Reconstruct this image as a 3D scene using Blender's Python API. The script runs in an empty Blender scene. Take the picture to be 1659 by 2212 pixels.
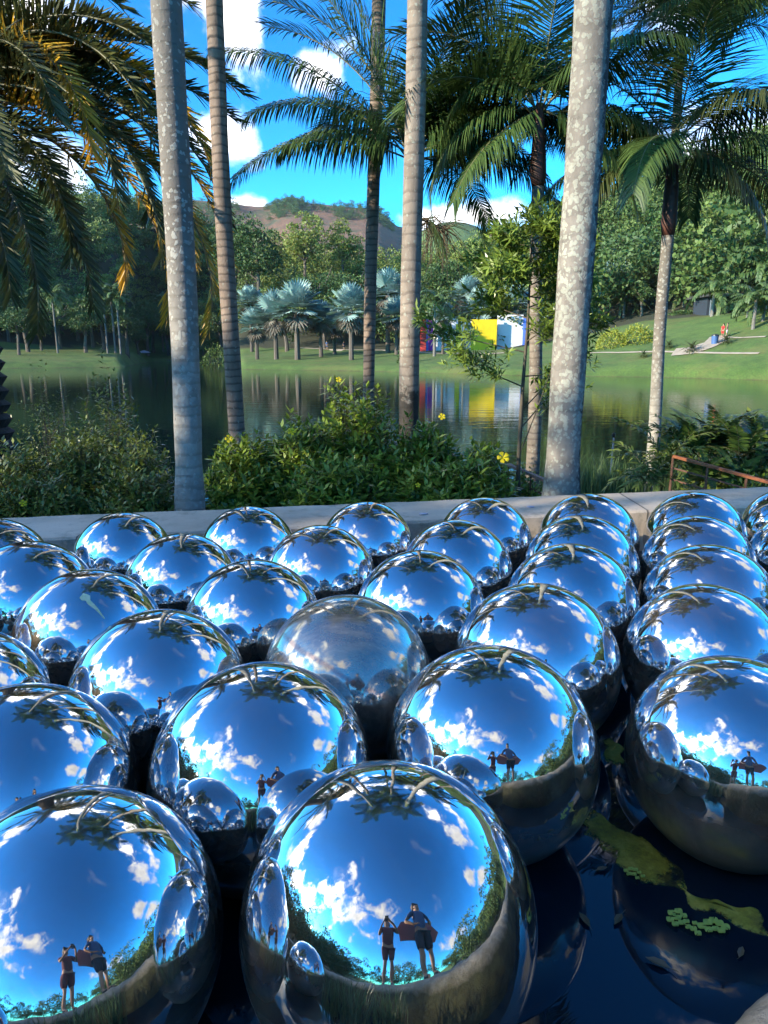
import bpy, bmesh, math, random
import numpy as np
from mathutils import Vector, Matrix, noise as mnoise
R = math.radians
rng = np.random.default_rng(7)
random.seed(7)
scene = bpy.context.scene
COL = scene.collection

# ------------------------------------------------------------------ camera
F, CX, CY, PITCH = 1483.4, 829.5, 1106.0, R(13.2)
cp, sp = math.cos(PITCH), math.sin(PITCH)
cam = bpy.data.cameras.new('camera'); camo = bpy.data.objects.new('camera', cam); COL.objects.link(camo)
cam.sensor_width = 36; cam.sensor_fit = 'VERTICAL'; cam.sensor_height = 36
cam.lens = F / 2212 * 36; cam.clip_start = 0.02; cam.clip_end = 6000
camo.rotation_euler = (R(90) - PITCH, 0, 0)
scene.camera = camo

def at(px, py, Y):
    "place in the world seen at a photo point, Y metres ahead"
    dx, dyc = px - CX, py - CY
    dy = cp * F - sp * dyc; dz = -(sp * F + cp * dyc)
    return Vector((dx * Y / dy, Y, dz * Y / dy))

# ------------------------------------------------------------------ helpers
def tag(o, label=None, cat=None, group=None, kind=None):
    if label: o['label'] = label
    if cat: o['category'] = cat
    if group: o['group'] = group
    if kind: o['kind'] = kind
    return o

def empty(name, loc=(0, 0, 0), rz=0.0):
    o = bpy.data.objects.new(name, None); COL.objects.link(o)
    o.location = loc; o.rotation_euler = (0, 0, rz); o.empty_display_size = 0.2
    return o

def link_mesh(name, me, mat=None, parent=None, smooth=False):
    if mat is not None and len(me.materials) == 0: me.materials.append(mat)
    if smooth: me.polygons.foreach_set('use_smooth', [True] * len(me.polygons))
    o = bpy.data.objects.new(name, me); COL.objects.link(o)
    if parent: o.parent = parent
    return o

def np_mesh(name, V, Fc, tone=None):
    "V (n,3) array, Fc (m,k) array with k = 3 or 4"
    me = bpy.data.meshes.new(name)
    V = np.asarray(V, dtype=np.float32); Fc = np.asarray(Fc, dtype=np.int32)
    k = Fc.shape[1]
    me.vertices.add(len(V)); me.vertices.foreach_set('co', V.ravel())
    me.loops.add(Fc.size); me.loops.foreach_set('vertex_index', Fc.ravel())
    me.polygons.add(len(Fc)); me.polygons.foreach_set('loop_start', np.arange(0, Fc.size, k, dtype=np.int32))
    me.polygons.foreach_set('loop_total', np.full(len(Fc), k, dtype=np.int32))
    me.update(calc_edges=True)
    if tone is not None:
        a = me.attributes.new('tone', 'FLOAT', 'POINT'); a.data.foreach_set('value', np.asarray(tone, dtype=np.float32))
    return me

class MB:
    "collects geometry, then builds ONE mesh object"
    def __init__(s): s.v = []; s.f = []
    def add(s, vs, fs):
        n = len(s.v); s.v += [tuple(v) for v in vs]; s.f += [tuple(i + n for i in f) for f in fs]
    def box(s, c, size, rz=0.0, M=None):
        x, y, z = [d / 2 for d in size]
        m = Matrix.Translation(Vector(c or (0, 0, 0))) @ Matrix.Rotation(rz, 4, 'Z')
        if M is not None: m = M
        vs = [m @ Vector(p) for p in [(-x,-y,-z),(x,-y,-z),(x,y,-z),(-x,y,-z),(-x,-y,z),(x,-y,z),(x,y,z),(-x,y,z)]]
        s.add(vs, [(0,3,2,1),(4,5,6,7),(0,1,5,4),(1,2,6,5),(2,3,7,6),(3,0,4,7)])
    def tube(s, pts, rad, n=10, cap=True):
        pts = [Vector(p) for p in pts]; N = len(pts)
        if not hasattr(rad, '__len__'): rad = [rad] * N
        up = Vector((0.13, 0.9, 0.2)).normalized(); vs = []
        for i, p in enumerate(pts):
            t = (pts[min(i+1, N-1)] - pts[max(i-1, 0)]).normalized()
            a = t.cross(up); 
            if a.length < 1e-3: a = t.cross(Vector((1,0,0)))
            a.normalize(); b = t.cross(a).normalized()
            for k in range(n):
                th = 2 * math.pi * k / n
                vs.append(p + (a * math.cos(th) + b * math.sin(th)) * rad[i])
        fs = [(i*n+k, i*n+(k+1) % n, (i+1)*n+(k+1) % n, (i+1)*n+k) for i in range(N-1) for k in range(n)]
        if cap: fs += [tuple(range(n-1, -1, -1)), tuple(range((N-1)*n, N*n))]
        s.add(vs, fs)
    def prism(s, poly, z0, z1):
        n = len(poly)
        s.add([(p[0], p[1], z0) for p in poly] + [(p[0], p[1], z1) for p in poly],
              [tuple(range(n-1, -1, -1)), tuple(range(n, 2*n))] + [(i, (i+1) % n, n+(i+1) % n, n+i) for i in range(n)])
    def mesh(s, name):
        me = bpy.data.meshes.new(name); me.from_pydata(s.v, [], s.f); me.update(); return me
    def build(s, name, mat, parent=None, smooth=False):
        return link_mesh(name, s.mesh(name), mat, parent, smooth)

def bevel(o, w=0.01, seg=2):
    m = o.modifiers.new('bevel', 'BEVEL'); m.width = w; m.segments = seg; m.limit_method = 'ANGLE'; return o

def copy_tree(o, parent=None):
    c = o.copy(); COL.objects.link(c); c.parent = parent
    for ch in list(o.children): copy_tree(ch, c)
    return c

# ------------------------------------------------------------------ materials
class NT:
    def __init__(s, name):
        s.m = bpy.data.materials.new(name); s.m.use_nodes = True
        s.t = s.m.node_tree; s.n = s.t.nodes; s.l = s.t.links
        s.b = s.n['Principled BSDF']; s.out = s.n['Material Output']
    def new(s, typ, **kw):
        nd = s.n.new(typ)
        for k, v in kw.items():
            if k in nd.inputs.keys() if hasattr(nd.inputs, 'keys') else False: nd.inputs[k].default_value = v
            else: setattr(nd, k, v)
        return nd
    def set(s, **kw):
        for k, v in kw.items(): s.b.inputs[k.replace('_', ' ')].default_value = v
    def L(s, a, b): s.l.new(a, b)
    def coord(s, kind='Object'):
        return s.new('ShaderNodeTexCoord').outputs[kind]
    def noise(s, scale, detail=4, rough=0.55, vec=None, stretch=None):
        nd = s.new('ShaderNodeTexNoise'); nd.inputs['Scale'].default_value = scale
        nd.inputs['Detail'].default_value = detail; nd.inputs['Roughness'].default_value = rough
        if vec is None: vec = s.coord()
        if stretch:
            mp = s.new('ShaderNodeMapping'); mp.inputs['Scale'].default_value = stretch
            s.L(vec, mp.inputs['Vector']); vec = mp.outputs[0]
        s.L(vec, nd.inputs['Vector']); return nd.outputs['Fac']
    def ramp(s, fac, stops):
        nd = s.new('ShaderNodeValToRGB'); e = nd.color_ramp.elements
        while len(e) < len(stops): e.new(0.5)
        for i, (p, c) in enumerate(stops):
            e[i].position = p; e[i].color = (c if hasattr(c, '__len__') else (c, c, c))[:3] + (1,) if hasattr(c, '__len__') else (c, c, c, 1)
        s.L(fac, nd.inputs['Fac']); return nd.outputs['Color']
    def mix(s, fac, a, b, mode='MIX'):
        nd = s.new('ShaderNodeMix'); nd.data_type = 'RGBA'; nd.blend_type = mode
        for sock, v in ((nd.inputs[0], fac), (nd.inputs[6], a), (nd.inputs[7], b)):
            if isinstance(v, bpy.types.NodeSocket): s.L(v, sock)
            elif hasattr(v, '__len__'): sock.default_value = tuple(v)[:3] + (1,)
            else: sock.default_value = v
        return nd.outputs[2]
    def bump(s, h, strength=0.3, dist=0.02):
        nd = s.new('ShaderNodeBump'); nd.inputs['Strength'].default_value = strength; nd.inputs['Distance'].default_value = dist
        s.L(h, nd.inputs['Height']); s.L(nd.outputs[0], s.b.inputs['Normal'])
    def math(s, op, a, b=None):
        nd = s.new('ShaderNodeMath'); nd.operation = op
        for sock, v in ((nd.inputs[0], a), (nd.inputs[1], b)):
            if v is None: continue
            if isinstance(v, bpy.types.NodeSocket): s.L(v, sock)
            else: sock.default_value = v
        return nd.outputs[0]

def leaf_mat(name, dark, light, rough=0.5, trans=0.25, tone=None, spec=0.5):
    "each leaf has its own tint; 'tone' is the tint of the plant's kind"
    k = NT(name)
    g = k.new('ShaderNodeNewGeometry')
    c = k.mix(g.outputs['Random Per Island'], dark, light)
    if tone:
        a = k.new('ShaderNodeAttribute'); a.attribute_name = 'tone'
        c = k.mix(a.outputs['Fac'], c, k.mix(g.outputs['Random Per Island'], tone[0], tone[1]))
    k.L(c, k.b.inputs['Base Color']); k.set(Roughness=rough); k.b.inputs['Specular IOR Level'].default_value = spec
    if trans:
        tr = k.new('ShaderNodeBsdfTranslucent'); k.L(c, tr.inputs['Color'])
        mx = k.new('ShaderNodeMixShader'); mx.inputs[0].default_value = trans
        k.L(k.b.outputs[0], mx.inputs[1]); k.L(tr.outputs[0], mx.inputs[2]); k.L(mx.outputs[0], k.out.inputs['Surface'])
    return k.m

def plain_mat(name, c1, c2, scale=6, rough=0.7, bump=0.2, dist=0.01, metal=0.0, stretch=None, detail=5):
    k = NT(name); nz = k.noise(scale, detail, 0.6, stretch=stretch)
    k.L(k.ramp(nz, [(0.3, c1), (0.7, c2)]), k.b.inputs['Base Color'])
    k.set(Roughness=rough, Metallic=metal)
    if bump: k.bump(k.noise(scale * 3, 5, 0.6, stretch=stretch), bump, dist)
    return k.m

M = {}
def mirror_mat(name, tint, r0, r1, veil=0.08, low_veil=0.55):
    k = NT(name)
    nz = k.noise(2.2, 5, 0.6)
    k.L(k.ramp(nz, [(0.35, tuple(c * 0.93 for c in tint)), (0.7, tint)]), k.b.inputs['Base Color'])
    fine = k.noise(9, 6, 0.65)
    k.L(k.ramp(fine, [(0.45, r0), (0.8, r1)]), k.b.inputs['Roughness'])
    k.set(Metallic=1.0)
    k.bump(k.noise(1.9, 3, 0.5), 0.17, 0.02)
    # rough layer of scuffs and dried water marks; warm low part paints reflected light
    g = k.new('ShaderNodeNewGeometry'); sx = k.new('ShaderNodeSeparateXYZ'); k.L(g.outputs['Normal'], sx.inputs[0])
    low = k.math('ADD', k.math('MULTIPLY', sx.outputs[2], -1.0), k.math('MULTIPLY', k.math('SUBTRACT', k.noise(3, 6, 0.65), 0.5), 0.9))
    lowm = k.ramp(k.math('ADD', k.math('MULTIPLY', low, 0.5), 0.5), [(0.42, 0.0), (0.78, 1.0)])
    spots = k.ramp(k.noise(26, 3, 0.6), [(0.62, 0.0), (0.70, 1.0)]); wipe = k.ramp(k.noise(2.5, 6, 0.7, stretch=(1, 3.5, 1)), [(0.45, 0.0), (0.75, 1.0)])
    fac = k.math('ADD', k.math('MULTIPLY', lowm, low_veil), k.math('ADD', k.math('MULTIPLY', wipe, veil), k.math('MULTIPLY', spots, veil * 0.5)))
    fac = k.math('ADD', fac, veil * 0.55)
    d = k.new('ShaderNodeBsdfPrincipled'); d.inputs['Base Color'].default_value = (0.60, 0.49, 0.37, 1); d.inputs['Metallic'].default_value = 0.5; d.inputs['Roughness'].default_value = 0.42
    mx = k.new('ShaderNodeMixShader'); k.L(fac, mx.inputs[0]); k.L(k.b.outputs[0], mx.inputs[1]); k.L(d.outputs[0], mx.inputs[2]); k.L(mx.outputs[0], k.out.inputs['Surface'])
    return k
M['mirror'] = mirror_mat('polished_steel', (0.74, 0.74, 0.73), 0.02, 0.055).m
kd = mirror_mat('tarnished_steel', (0.66, 0.62, 0.52), 0.06, 0.20, 0.45, 0.5)
z = kd.new('ShaderNodeSeparateXYZ'); kd.L(kd.coord(), z.inputs[0])
wv = kd.math('ADD', z.outputs[2], kd.math('MULTIPLY', z.outputs[0], 0.55))
wv = kd.math('ADD', wv, kd.math('MULTIPLY', z.outputs[1], 0.3))
wv = kd.math('ADD', wv, kd.math('MULTIPLY', kd.noise(3, 3), 0.12))
band = kd.ramp(wv, [(0.24, 0.0), (0.27, 1.0), (0.30, 1.0), (0.33, 0.0)])
streak = kd.ramp(kd.noise(5, 3, 0.5, stretch=(1, 1, 0.15)), [(0.35, (0.42, 0.46, 0.42)), (0.65, (0.72, 0.62, 0.48))])
kd.L(kd.mix(band, streak, (0.30, 0.24, 0.24)), kd.b.inputs['Base Color'])
M['dull'] = kd.m
km = mirror_mat('weathered_steel', (0.72, 0.72, 0.68), 0.02, 0.07, 0.12, 0.34)
z = km.new('ShaderNodeSeparateXYZ'); km.L(km.coord(), z.inputs[0])
low = km.math('ADD', z.outputs[2], km.math('MULTIPLY', km.noise(4, 5, 0.6), 0.25))
low = km.ramp(low, [(0.02, 1.0), (0.10, 0.0)])
km.L(km.mix(low, (0.74, 0.74, 0.73), (0.38, 0.31, 0.23)), km.b.inputs['Base Color'])
km.L(km.mix(low, (0.02,) * 3, (0.24,) * 3), km.b.inputs['Roughness'])
M['weather'] = km.m
M['stain'] = plain_mat('dropping', (0.55, 0.62, 0.30), (0.75, 0.78, 0.55), 20, 0.6, 0)

# concrete of the pool wall
k = NT('concrete')
c = k.ramp(k.noise(1.6, 6, 0.65), [(0.3, (0.42, 0.34, 0.25)), (0.7, (0.62, 0.52, 0.39))])
c = k.mix(k.ramp(k.noise(0.7, 4, 0.7, stretch=(0.3, 1, 1)), [(0.45, 0.0), (0.62, 0.6)]), c, (0.74, 0.65, 0.52))
c = k.mix(k.ramp(k.noise(40, 3, 0.7), [(0.6, 0.0), (0.72, 0.6)]), c, (0.16, 0.15, 0.13))
c = k.mix(k.ramp(k.noise(2.3, 7, 0.8), [(0.52, 0.0), (0.66, 0.55)]), c, (0.17, 0.16, 0.11))
jx = k.new('ShaderNodeSeparateXYZ'); k.L(k.coord(), jx.inputs[0]); jf = k.math('FRACT', k.math('ADD', k.math('MULTIPLY', jx.outputs[0], 0.42), k.math('MULTIPLY', k.noise(9, 3, 0.6), 0.006)))
c = k.mix(k.ramp(jf, [(0.0, 0.85), (0.006, 0.85), (0.010, 0.0)]), c, (0.06, 0.055, 0.045))
k.L(c, k.b.inputs['Base Color']); k.set(Roughness=0.85); k.bump(k.noise(30, 6, 0.7), 0.35, 0.01)
M['concrete'] = k.m
k = NT('rough_stone')
c = k.ramp(k.noise(9, 6, 0.7), [(0.3, (0.24, 0.21, 0.15)), (0.7, (0.46, 0.42, 0.34))])
x_ = k.new('ShaderNodeSeparateXYZ'); k.L(k.coord(), x_.inputs[0]); h = k.math('ADD', k.math('ADD', x_.outputs[2], 2.0), k.math('MULTIPLY', k.math('SUBTRACT', k.noise(6, 5, 0.7), 0.5), 0.16))
c = k.mix(k.ramp(h, [(0.60, 1.0), (0.69, 0.0)]), c, k.ramp(k.noise(5, 5, 0.7), [(0.35, (0.025, 0.028, 0.014)), (0.7, (0.09, 0.095, 0.035))]))
k.L(c, k.b.inputs['Base Color']); k.set(Roughness=0.9); k.bump(k.noise(22, 6, 0.75), 0.9, 0.03); M['stone'] = k.m
M['pave'] = plain_mat('terrace_turf', (0.05, 0.085, 0.025), (0.13, 0.13, 0.055), 5, 0.9, 0.4, 0.02)

# trunks
def trunk_mat(name, base1, base2, lich, amount, dark, ring=7.0, ringdark=0.5, darkside=0.0, lscale=9, upper=None, foot=0.0):
    k = NT(name)
    co = k.coord(); xyz = k.new('ShaderNodeSeparateXYZ'); k.L(co, xyz.inputs[0])
    zz = k.math('ADD', k.math('MULTIPLY', xyz.outputs[2], ring), k.math('MULTIPLY', k.noise(2.5, 4, 0.6), 1.1))
    zz = k.math('ADD', zz, k.math('MULTIPLY', k.noise(1.3, 2, 0.5, stretch=(0.1, 0.1, 1)), 3.0)); fr = k.math('FRACT', zz)
    ringm = k.ramp(fr, [(0.0, 1.0), (0.14, 0.85), (0.30, 0.0), (0.93, 0.0)])
    c = k.ramp(k.noise(7, 6, 0.65, stretch=(1, 1, 0.5)), [(0.3, base1), (0.7, base2)])
    if upper:
        uf = k.math('ADD', k.math('MULTIPLY', xyz.outputs[2], 0.28), k.math('MULTIPLY', k.math('SUBTRACT', k.noise(4, 5, 0.7), 0.5), 0.5))
        c = k.mix(k.ramp(uf, [(0.35, 0.0), (0.85, 1.0)]), c, upper)
    c = k.mix(k.math('MULTIPLY', ringm, ringdark), c, dark)
    # lichen discs
    vo = k.new('ShaderNodeTexVoronoi'); vo.inputs['Scale'].default_value = lscale; vo.inputs['Randomness'].default_value = 1.0
    wob = k.new('ShaderNodeVectorMath'); wob.operation = 'ADD'
    nzc = k.new('ShaderNodeTexNoise'); nzc.inputs['Scale'].default_value = 14; nzc.inputs['Detail'].default_value = 4; k.L(co, nzc.inputs['Vector'])
    sc = k.new('ShaderNodeVectorMath'); sc.operation = 'SCALE'; sc.inputs['Scale'].default_value = 0.10; k.L(nzc.outputs['Color'], sc.inputs[0])
    k.L(co, wob.inputs[0]); k.L(sc.outputs[0], wob.inputs[1]); k.L(wob.outputs[0], vo.inputs['Vector'])
    big = k.noise(1.6, 3, 0.6)
    lm = k.math('SUBTRACT', k.math('MULTIPLY', big, amount), vo.outputs['Distance'])
    lmask = k.ramp(lm, [(0.0, 0.0), (0.05, 1.0)])
    lc = k.ramp(k.noise(25, 4, 0.7), [(0.35, tuple(x * 0.72 for x in lich)), (0.65, lich)])
    c = k.mix(k.math('MULTIPLY', lmask, 0.8), c, lc)
    blot = k.ramp(k.noise(3.3, 6, 0.75, stretch=(1, 1, 0.6)), [(0.61, 0.0), (0.66, 0.85)])
    c = k.mix(blot, c, tuple(x * 0.5 for x in dark))
    patch = k.ramp(k.noise(1.1, 6, 0.7, stretch=(1, 1, 0.45)), [(0.44, 0.0), (0.60, 0.55)]); c = k.mix(patch, c, tuple(x * 0.62 for x in base1))
    if foot:
        ft = k.math('ADD', k.math('MULTIPLY', xyz.outputs[2], 0.5), k.math('MULTIPLY', k.math('SUBTRACT', k.noise(6, 6, 0.75), 0.5), 0.8)); c = k.mix(k.ramp(ft, [(foot * 0.5 - 0.06, 0.93), (foot * 0.5 + 0.06, 0.0)]), c, (0.025, 0.022, 0.018))
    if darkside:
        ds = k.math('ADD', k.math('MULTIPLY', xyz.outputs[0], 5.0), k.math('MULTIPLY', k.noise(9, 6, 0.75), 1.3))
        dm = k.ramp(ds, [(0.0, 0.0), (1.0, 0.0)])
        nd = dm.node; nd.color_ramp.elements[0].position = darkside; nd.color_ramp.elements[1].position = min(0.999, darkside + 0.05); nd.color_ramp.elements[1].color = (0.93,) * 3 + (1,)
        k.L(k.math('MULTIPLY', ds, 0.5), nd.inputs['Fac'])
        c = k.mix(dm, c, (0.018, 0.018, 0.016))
    k.L(c, k.b.inputs['Base Color']); k.set(Roughness=0.85)
    h = k.math('SUBTRACT', k.noise(30, 6, 0.7), k.math('MULTIPLY', ringm, 0.7))
    h = k.math('ADD', h, k.math('MULTIPLY', lmask, 0.4))
    k.bump(h, 0.6, 0.012)
    return k.m
GRY1, GRY2 = (0.25, 0.24, 0.21), (0.43, 0.415, 0.37)
M['trunk_pale'] = trunk_mat('pale_ringed_bark', GRY1, GRY2, (0.46, 0.47, 0.42), 0.74, (0.14, 0.125, 0.10), 8.5, 0.34, lscale=17, upper=(0.16, 0.145, 0.125))
M['trunk_brown'] = trunk_mat('brown_ringed_bark', (0.16, 0.12, 0.09), (0.32, 0.245, 0.19), (0.38, 0.38, 0.31), 0.30, (0.05, 0.04, 0.035), 9, 0.75)
M['trunk_mid'] = trunk_mat('grey_brown_ringed_bark', (0.15, 0.125, 0.10), (0.28, 0.24, 0.195), (0.36, 0.37, 0.31), 0.52, (0.09, 0.07, 0.06), 8, 0.55, lscale=14)
M['trunk_foot'] = trunk_mat('grey_brown_bark_black_foot', (0.20, 0.165, 0.135), (0.34, 0.29, 0.235), (0.40, 0.42, 0.35), 0.55, (0.09, 0.07, 0.06), 7, 0.5, lscale=14, foot=1.95)
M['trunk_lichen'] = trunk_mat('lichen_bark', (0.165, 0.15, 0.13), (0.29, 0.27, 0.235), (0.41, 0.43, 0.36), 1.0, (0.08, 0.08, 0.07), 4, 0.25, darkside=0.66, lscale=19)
M['trunk_wood'] = plain_mat('tree_bark', (0.06, 0.05, 0.04), (0.15, 0.12, 0.10), 5, 0.9, 0.5, 0.03, stretch=(1, 1, 0.3))
M['trunk_date'] = plain_mat('date_palm_bark', (0.015, 0.012, 0.01), (0.06, 0.045, 0.035), 8, 0.9, 0.8, 0.05)
M['shaft_red'] = plain_mat('reddish_crownshaft', (0.035, 0.014, 0.010), (0.11, 0.045, 0.03), 4, 0.6, 0.3, 0.01, stretch=(3, 3, 0.4))
M['shaft_green'] = plain_mat('green_crownshaft', (0.07, 0.10, 0.05), (0.14, 0.17, 0.09), 4, 0.5, 0.2, 0.01, stretch=(3, 3, 0.4))
M['pale_trunk_far'] = plain_mat('far_palm_bark', (0.11, 0.10, 0.09), (0.22, 0.20, 0.18), 4, 0.9, 0.3, 0.02)

# foliage
M['frond'] = leaf_mat('palm_frond_green', (0.030, 0.070, 0.022), (0.10, 0.165, 0.045), 0.38, 0.22)
M['frond_olive'] = leaf_mat('palm_frond_olive', (0.035, 0.055, 0.018), (0.10, 0.12, 0.04), 0.42, 0.25)
M['date'] = leaf_mat('date_frond_green', (0.034, 0.046, 0.014), (0.105, 0.115, 0.030), 0.5, 0.18)
M['date_old'] = leaf_mat('date_frond_yellowing', (0.13, 0.10, 0.02), (0.80, 0.47, 0.035), 0.5, 0.25)
M['rachis'] = plain_mat('frond_rib', (0.09, 0.10, 0.045), (0.17, 0.16, 0.08), 6, 0.5, 0)
M['rachis_old'] = plain_mat('old_frond_rib', (0.14, 0.10, 0.05), (0.24, 0.17, 0.08), 6, 0.5, 0)
M['shrub'] = leaf_mat('shrub_leaf', (0.075, 0.135, 0.014), (0.28, 0.38, 0.05), 0.33, 0.22)
M['shrub_dark'] = leaf_mat('dark_glossy_leaf', (0.075, 0.115, 0.018), (0.22, 0.26, 0.05), 0.34, 0.18, spec=0.5)
M['young'] = leaf_mat('young_tree_leaf', (0.08, 0.14, 0.020), (0.23, 0.32, 0.055), 0.3, 0.25)
M['fern'] = leaf_mat('fern_leaf', (0.035, 0.08, 0.018), (0.12, 0.20, 0.04), 0.45, 0.2)
M['bamboo'] = leaf_mat('bamboo_leaf', (0.06, 0.11, 0.02), (0.17, 0.23, 0.06), 0.45, 0.3)
M['reed'] = leaf_mat('reed_blade', (0.04, 0.09, 0.03), (0.12, 0.20, 0.07), 0.5, 0.2)
M['yellow_petal'] = leaf_mat('yellow_petal', (0.80, 0.62, 0.01), (0.85, 0.70, 0.02), 0.6, 0.3)
M['twig'] = plain_mat('twig_bark', (0.05, 0.045, 0.03), (0.12, 0.10, 0.07), 8, 0.8, 0)
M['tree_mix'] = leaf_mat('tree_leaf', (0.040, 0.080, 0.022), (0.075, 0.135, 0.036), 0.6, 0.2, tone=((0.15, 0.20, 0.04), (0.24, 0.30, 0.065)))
M['tree_sunny'] = leaf_mat('sunny_tree_leaf', (0.16, 0.20, 0.04), (0.30, 0.34, 0.08), 0.6, 0.3)  # leaf colour lightened and yellowed to look sunlit
M['tree_dark'] = leaf_mat('dark_tree_leaf', (0.038, 0.080, 0.022), (0.100, 0.165, 0.045), 0.6, 0.2)
M['tree_lime'] = leaf_mat('lime_tree_leaf', (0.09, 0.17, 0.03), (0.20, 0.32, 0.07), 0.6, 0.3)
M['silver'] = leaf_mat('silver_blue_fan', (0.16, 0.27, 0.27), (0.34, 0.47, 0.44), 0.6, 0.15)
M['silver_dead'] = leaf_mat('dry_fan', (0.10, 0.09, 0.075), (0.24, 0.21, 0.17), 0.8, 0.1)
M['far_palm'] = leaf_mat('far_palm_leaf', (0.040, 0.085, 0.025), (0.13, 0.19, 0.06), 0.5, 0.25)
M['yellow_bush'] = leaf_mat('golden_bush_leaf', (0.22, 0.27, 0.03), (0.42, 0.42, 0.07), 0.6, 0.3)
M['flower_head'] = leaf_mat('dried_flower_stalk', (0.05, 0.04, 0.025), (0.12, 0.09, 0.05), 0.7, 0.1)

# ground, lawn, water
k = NT('earth_and_grass')
c = k.ramp(k.noise(0.35, 6, 0.65), [(0.35, (0.060, 0.125, 0.022)), (0.65, (0.120, 0.205, 0.036))])
fine = k.noise(6, 5, 0.7)
c = k.mix(k.ramp(fine, [(0.35, 0.55), (0.6, 0.0)]), c, (0.03, 0.05, 0.018))
c = k.mix(k.ramp(k.noise(0.12, 7, 0.75), [(0.48, 0.0), (0.62, 0.7)]), c, (0.14, 0.15, 0.04))
c = k.mix(k.ramp(k.noise(1.1, 7, 0.8), [(0.55, 0.0), (0.66, 0.6)]), c, (0.045, 0.075, 0.02))
g = k.new('ShaderNodeNewGeometry'); xyz = k.new('ShaderNodeSeparateXYZ'); k.L(g.outputs['Position'], xyz.inputs[0])
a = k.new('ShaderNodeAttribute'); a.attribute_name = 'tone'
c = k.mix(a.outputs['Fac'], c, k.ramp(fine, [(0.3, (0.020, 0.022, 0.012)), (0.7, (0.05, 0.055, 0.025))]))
zb = k.math('MULTIPLY', k.math('ADD', xyz.outputs[2], 3.10), 1.0)
zb = k.math('ADD', zb, k.math('MULTIPLY', k.noise(0.4, 5, 0.7), 0.35))
c = k.mix(k.ramp(zb, [(0.16, 1.0), (0.40, 0.0)]), c, (0.09, 0.06, 0.035))
k.L(c, k.b.inputs['Base Color']); k.set(Roughness=0.95); k.bump(k.noise(2.5, 6, 0.75), 0.9, 0.12)
M['ground'] = k.m
M['path'] = plain_mat('sandy_path', (0.30, 0.25, 0.19), (0.44, 0.37, 0.29), 2, 0.95, 0.1)
k = NT('lake_water')
k.b.inputs['Base Color'].default_value = (0.006, 0.018, 0.012, 1); k.set(Roughness=0.04, IOR=1.33)
h = k.noise(0.9, 4, 0.55, stretch=(0.5, 1.6, 1)); h2 = k.noise(0.10, 3, 0.5, stretch=(0.4, 1.6, 1))
k.bump(k.math('ADD', h, k.math('MULTIPLY', h2, 1.2)), 0.10, 0.10); k.b.inputs['Specular IOR Level'].default_value = 0.6
M['lake'] = k.m
k = NT('pool_water')
k.b.inputs['Base Color'].default_value = (0.005, 0.016, 0.028, 1); k.set(Roughness=0.015, IOR=1.34)
k.b.inputs['Specular IOR Level'].default_value = 1.0
k.bump(k.noise(3.0, 3, 0.5), 0.05, 0.02)
M['pool'] = k.m
k = NT('algae')
c = k.ramp(k.noise(9, 7, 0.75), [(0.3, (0.14, 0.11, 0.03)), (0.5, (0.42, 0.36, 0.04)), (0.72, (0.72, 0.62, 0.14))])
k.L(c, k.b.inputs['Base Color']); k.set(Roughness=0.5); k.bump(k.noise(22, 6, 0.7), 0.7, 0.012)
a = k.new('ShaderNodeAttribute'); a.attribute_name = 'tone'
al = k.math('ADD', k.math('MULTIPLY', a.outputs['Fac'], 1.3), k.math('MULTIPLY', k.math('SUBTRACT', k.noise(10, 8, 0.8), 0.5), 3.4))
k.L(k.ramp(al, [(0.15, 0.0), (0.75, 0.95)]), k.b.inputs['Alpha'])
M['algae'] = k.m
M['pad'] = leaf_mat('floating_leaf', (0.40, 0.54, 0.07), (0.62, 0.74, 0.16), 0.4, 0.1)
k = NT('mountain_slope')
c = k.ramp(k.noise(0.012, 6, 0.7), [(0.35, (0.17, 0.085, 0.05)), (0.6, (0.25, 0.13, 0.08)), (0.75, (0.20, 0.14, 0.07))])
c = k.mix(k.ramp(k.noise(0.03, 6, 0.75), [(0.50, 0.0), (0.62, 0.85)]), c, (0.06, 0.085, 0.04))
k.L(c, k.b.inputs['Base Color']); k.set(Roughness=1.0); k.bump(k.noise(0.08, 6, 0.75), 1.0, 5.0)
M['mountain'] = k.m
k = NT('grassy_hill'); c = k.ramp(k.noise(0.06, 6, 0.75), [(0.35, (0.05, 0.10, 0.03)), (0.65, (0.14, 0.20, 0.06))])
k.L(c, k.b.inputs['Base Color']); k.set(Roughness=1.0); k.bump(k.noise(0.2, 6, 0.8), 1.0, 3.0); M['hill'] = k.m
M['rust'] = plain_mat('rusty_steel', (0.20, 0.06, 0.025), (0.46, 0.16, 0.06), 14, 0.8, 0.4, 0.003)
M['rust_dark'] = plain_mat('dark_rusty_steel', (0.09, 0.05, 0.035), (0.20, 0.10, 0.06), 14, 0.8, 0.4, 0.003)
M['pink_rail'] = plain_mat('faded_rail', (0.17, 0.12, 0.10), (0.30, 0.21, 0.17), 14, 0.8, 0.3, 0.003)
def paint(name, c, rough=0.6): return plain_mat(name, tuple(x * 0.85 for x in c), c, 1.2, rough, 0.05)
M['white'] = paint('white_wall', (0.78, 0.78, 0.80)); M['yellow'] = paint('yellow_wall', (0.82, 0.60, 0.01)); M['red'] = paint('red_wall', (0.65, 0.06, 0.05))
M['magenta'] = paint('magenta_wall', (0.50, 0.03, 0.38)); M['blue'] = paint('blue_wall', (0.10, 0.20, 0.70)); M['cream'] = paint('cream_wall', (0.70, 0.62, 0.40))
M['dark_wall'] = paint('dark_pavilion', (0.03, 0.04, 0.06)); M['slat'] = paint('grey_slat', (0.16, 0.20, 0.25)); M['roof'] = paint('roof_slab', (0.06, 0.06, 0.06))
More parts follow.
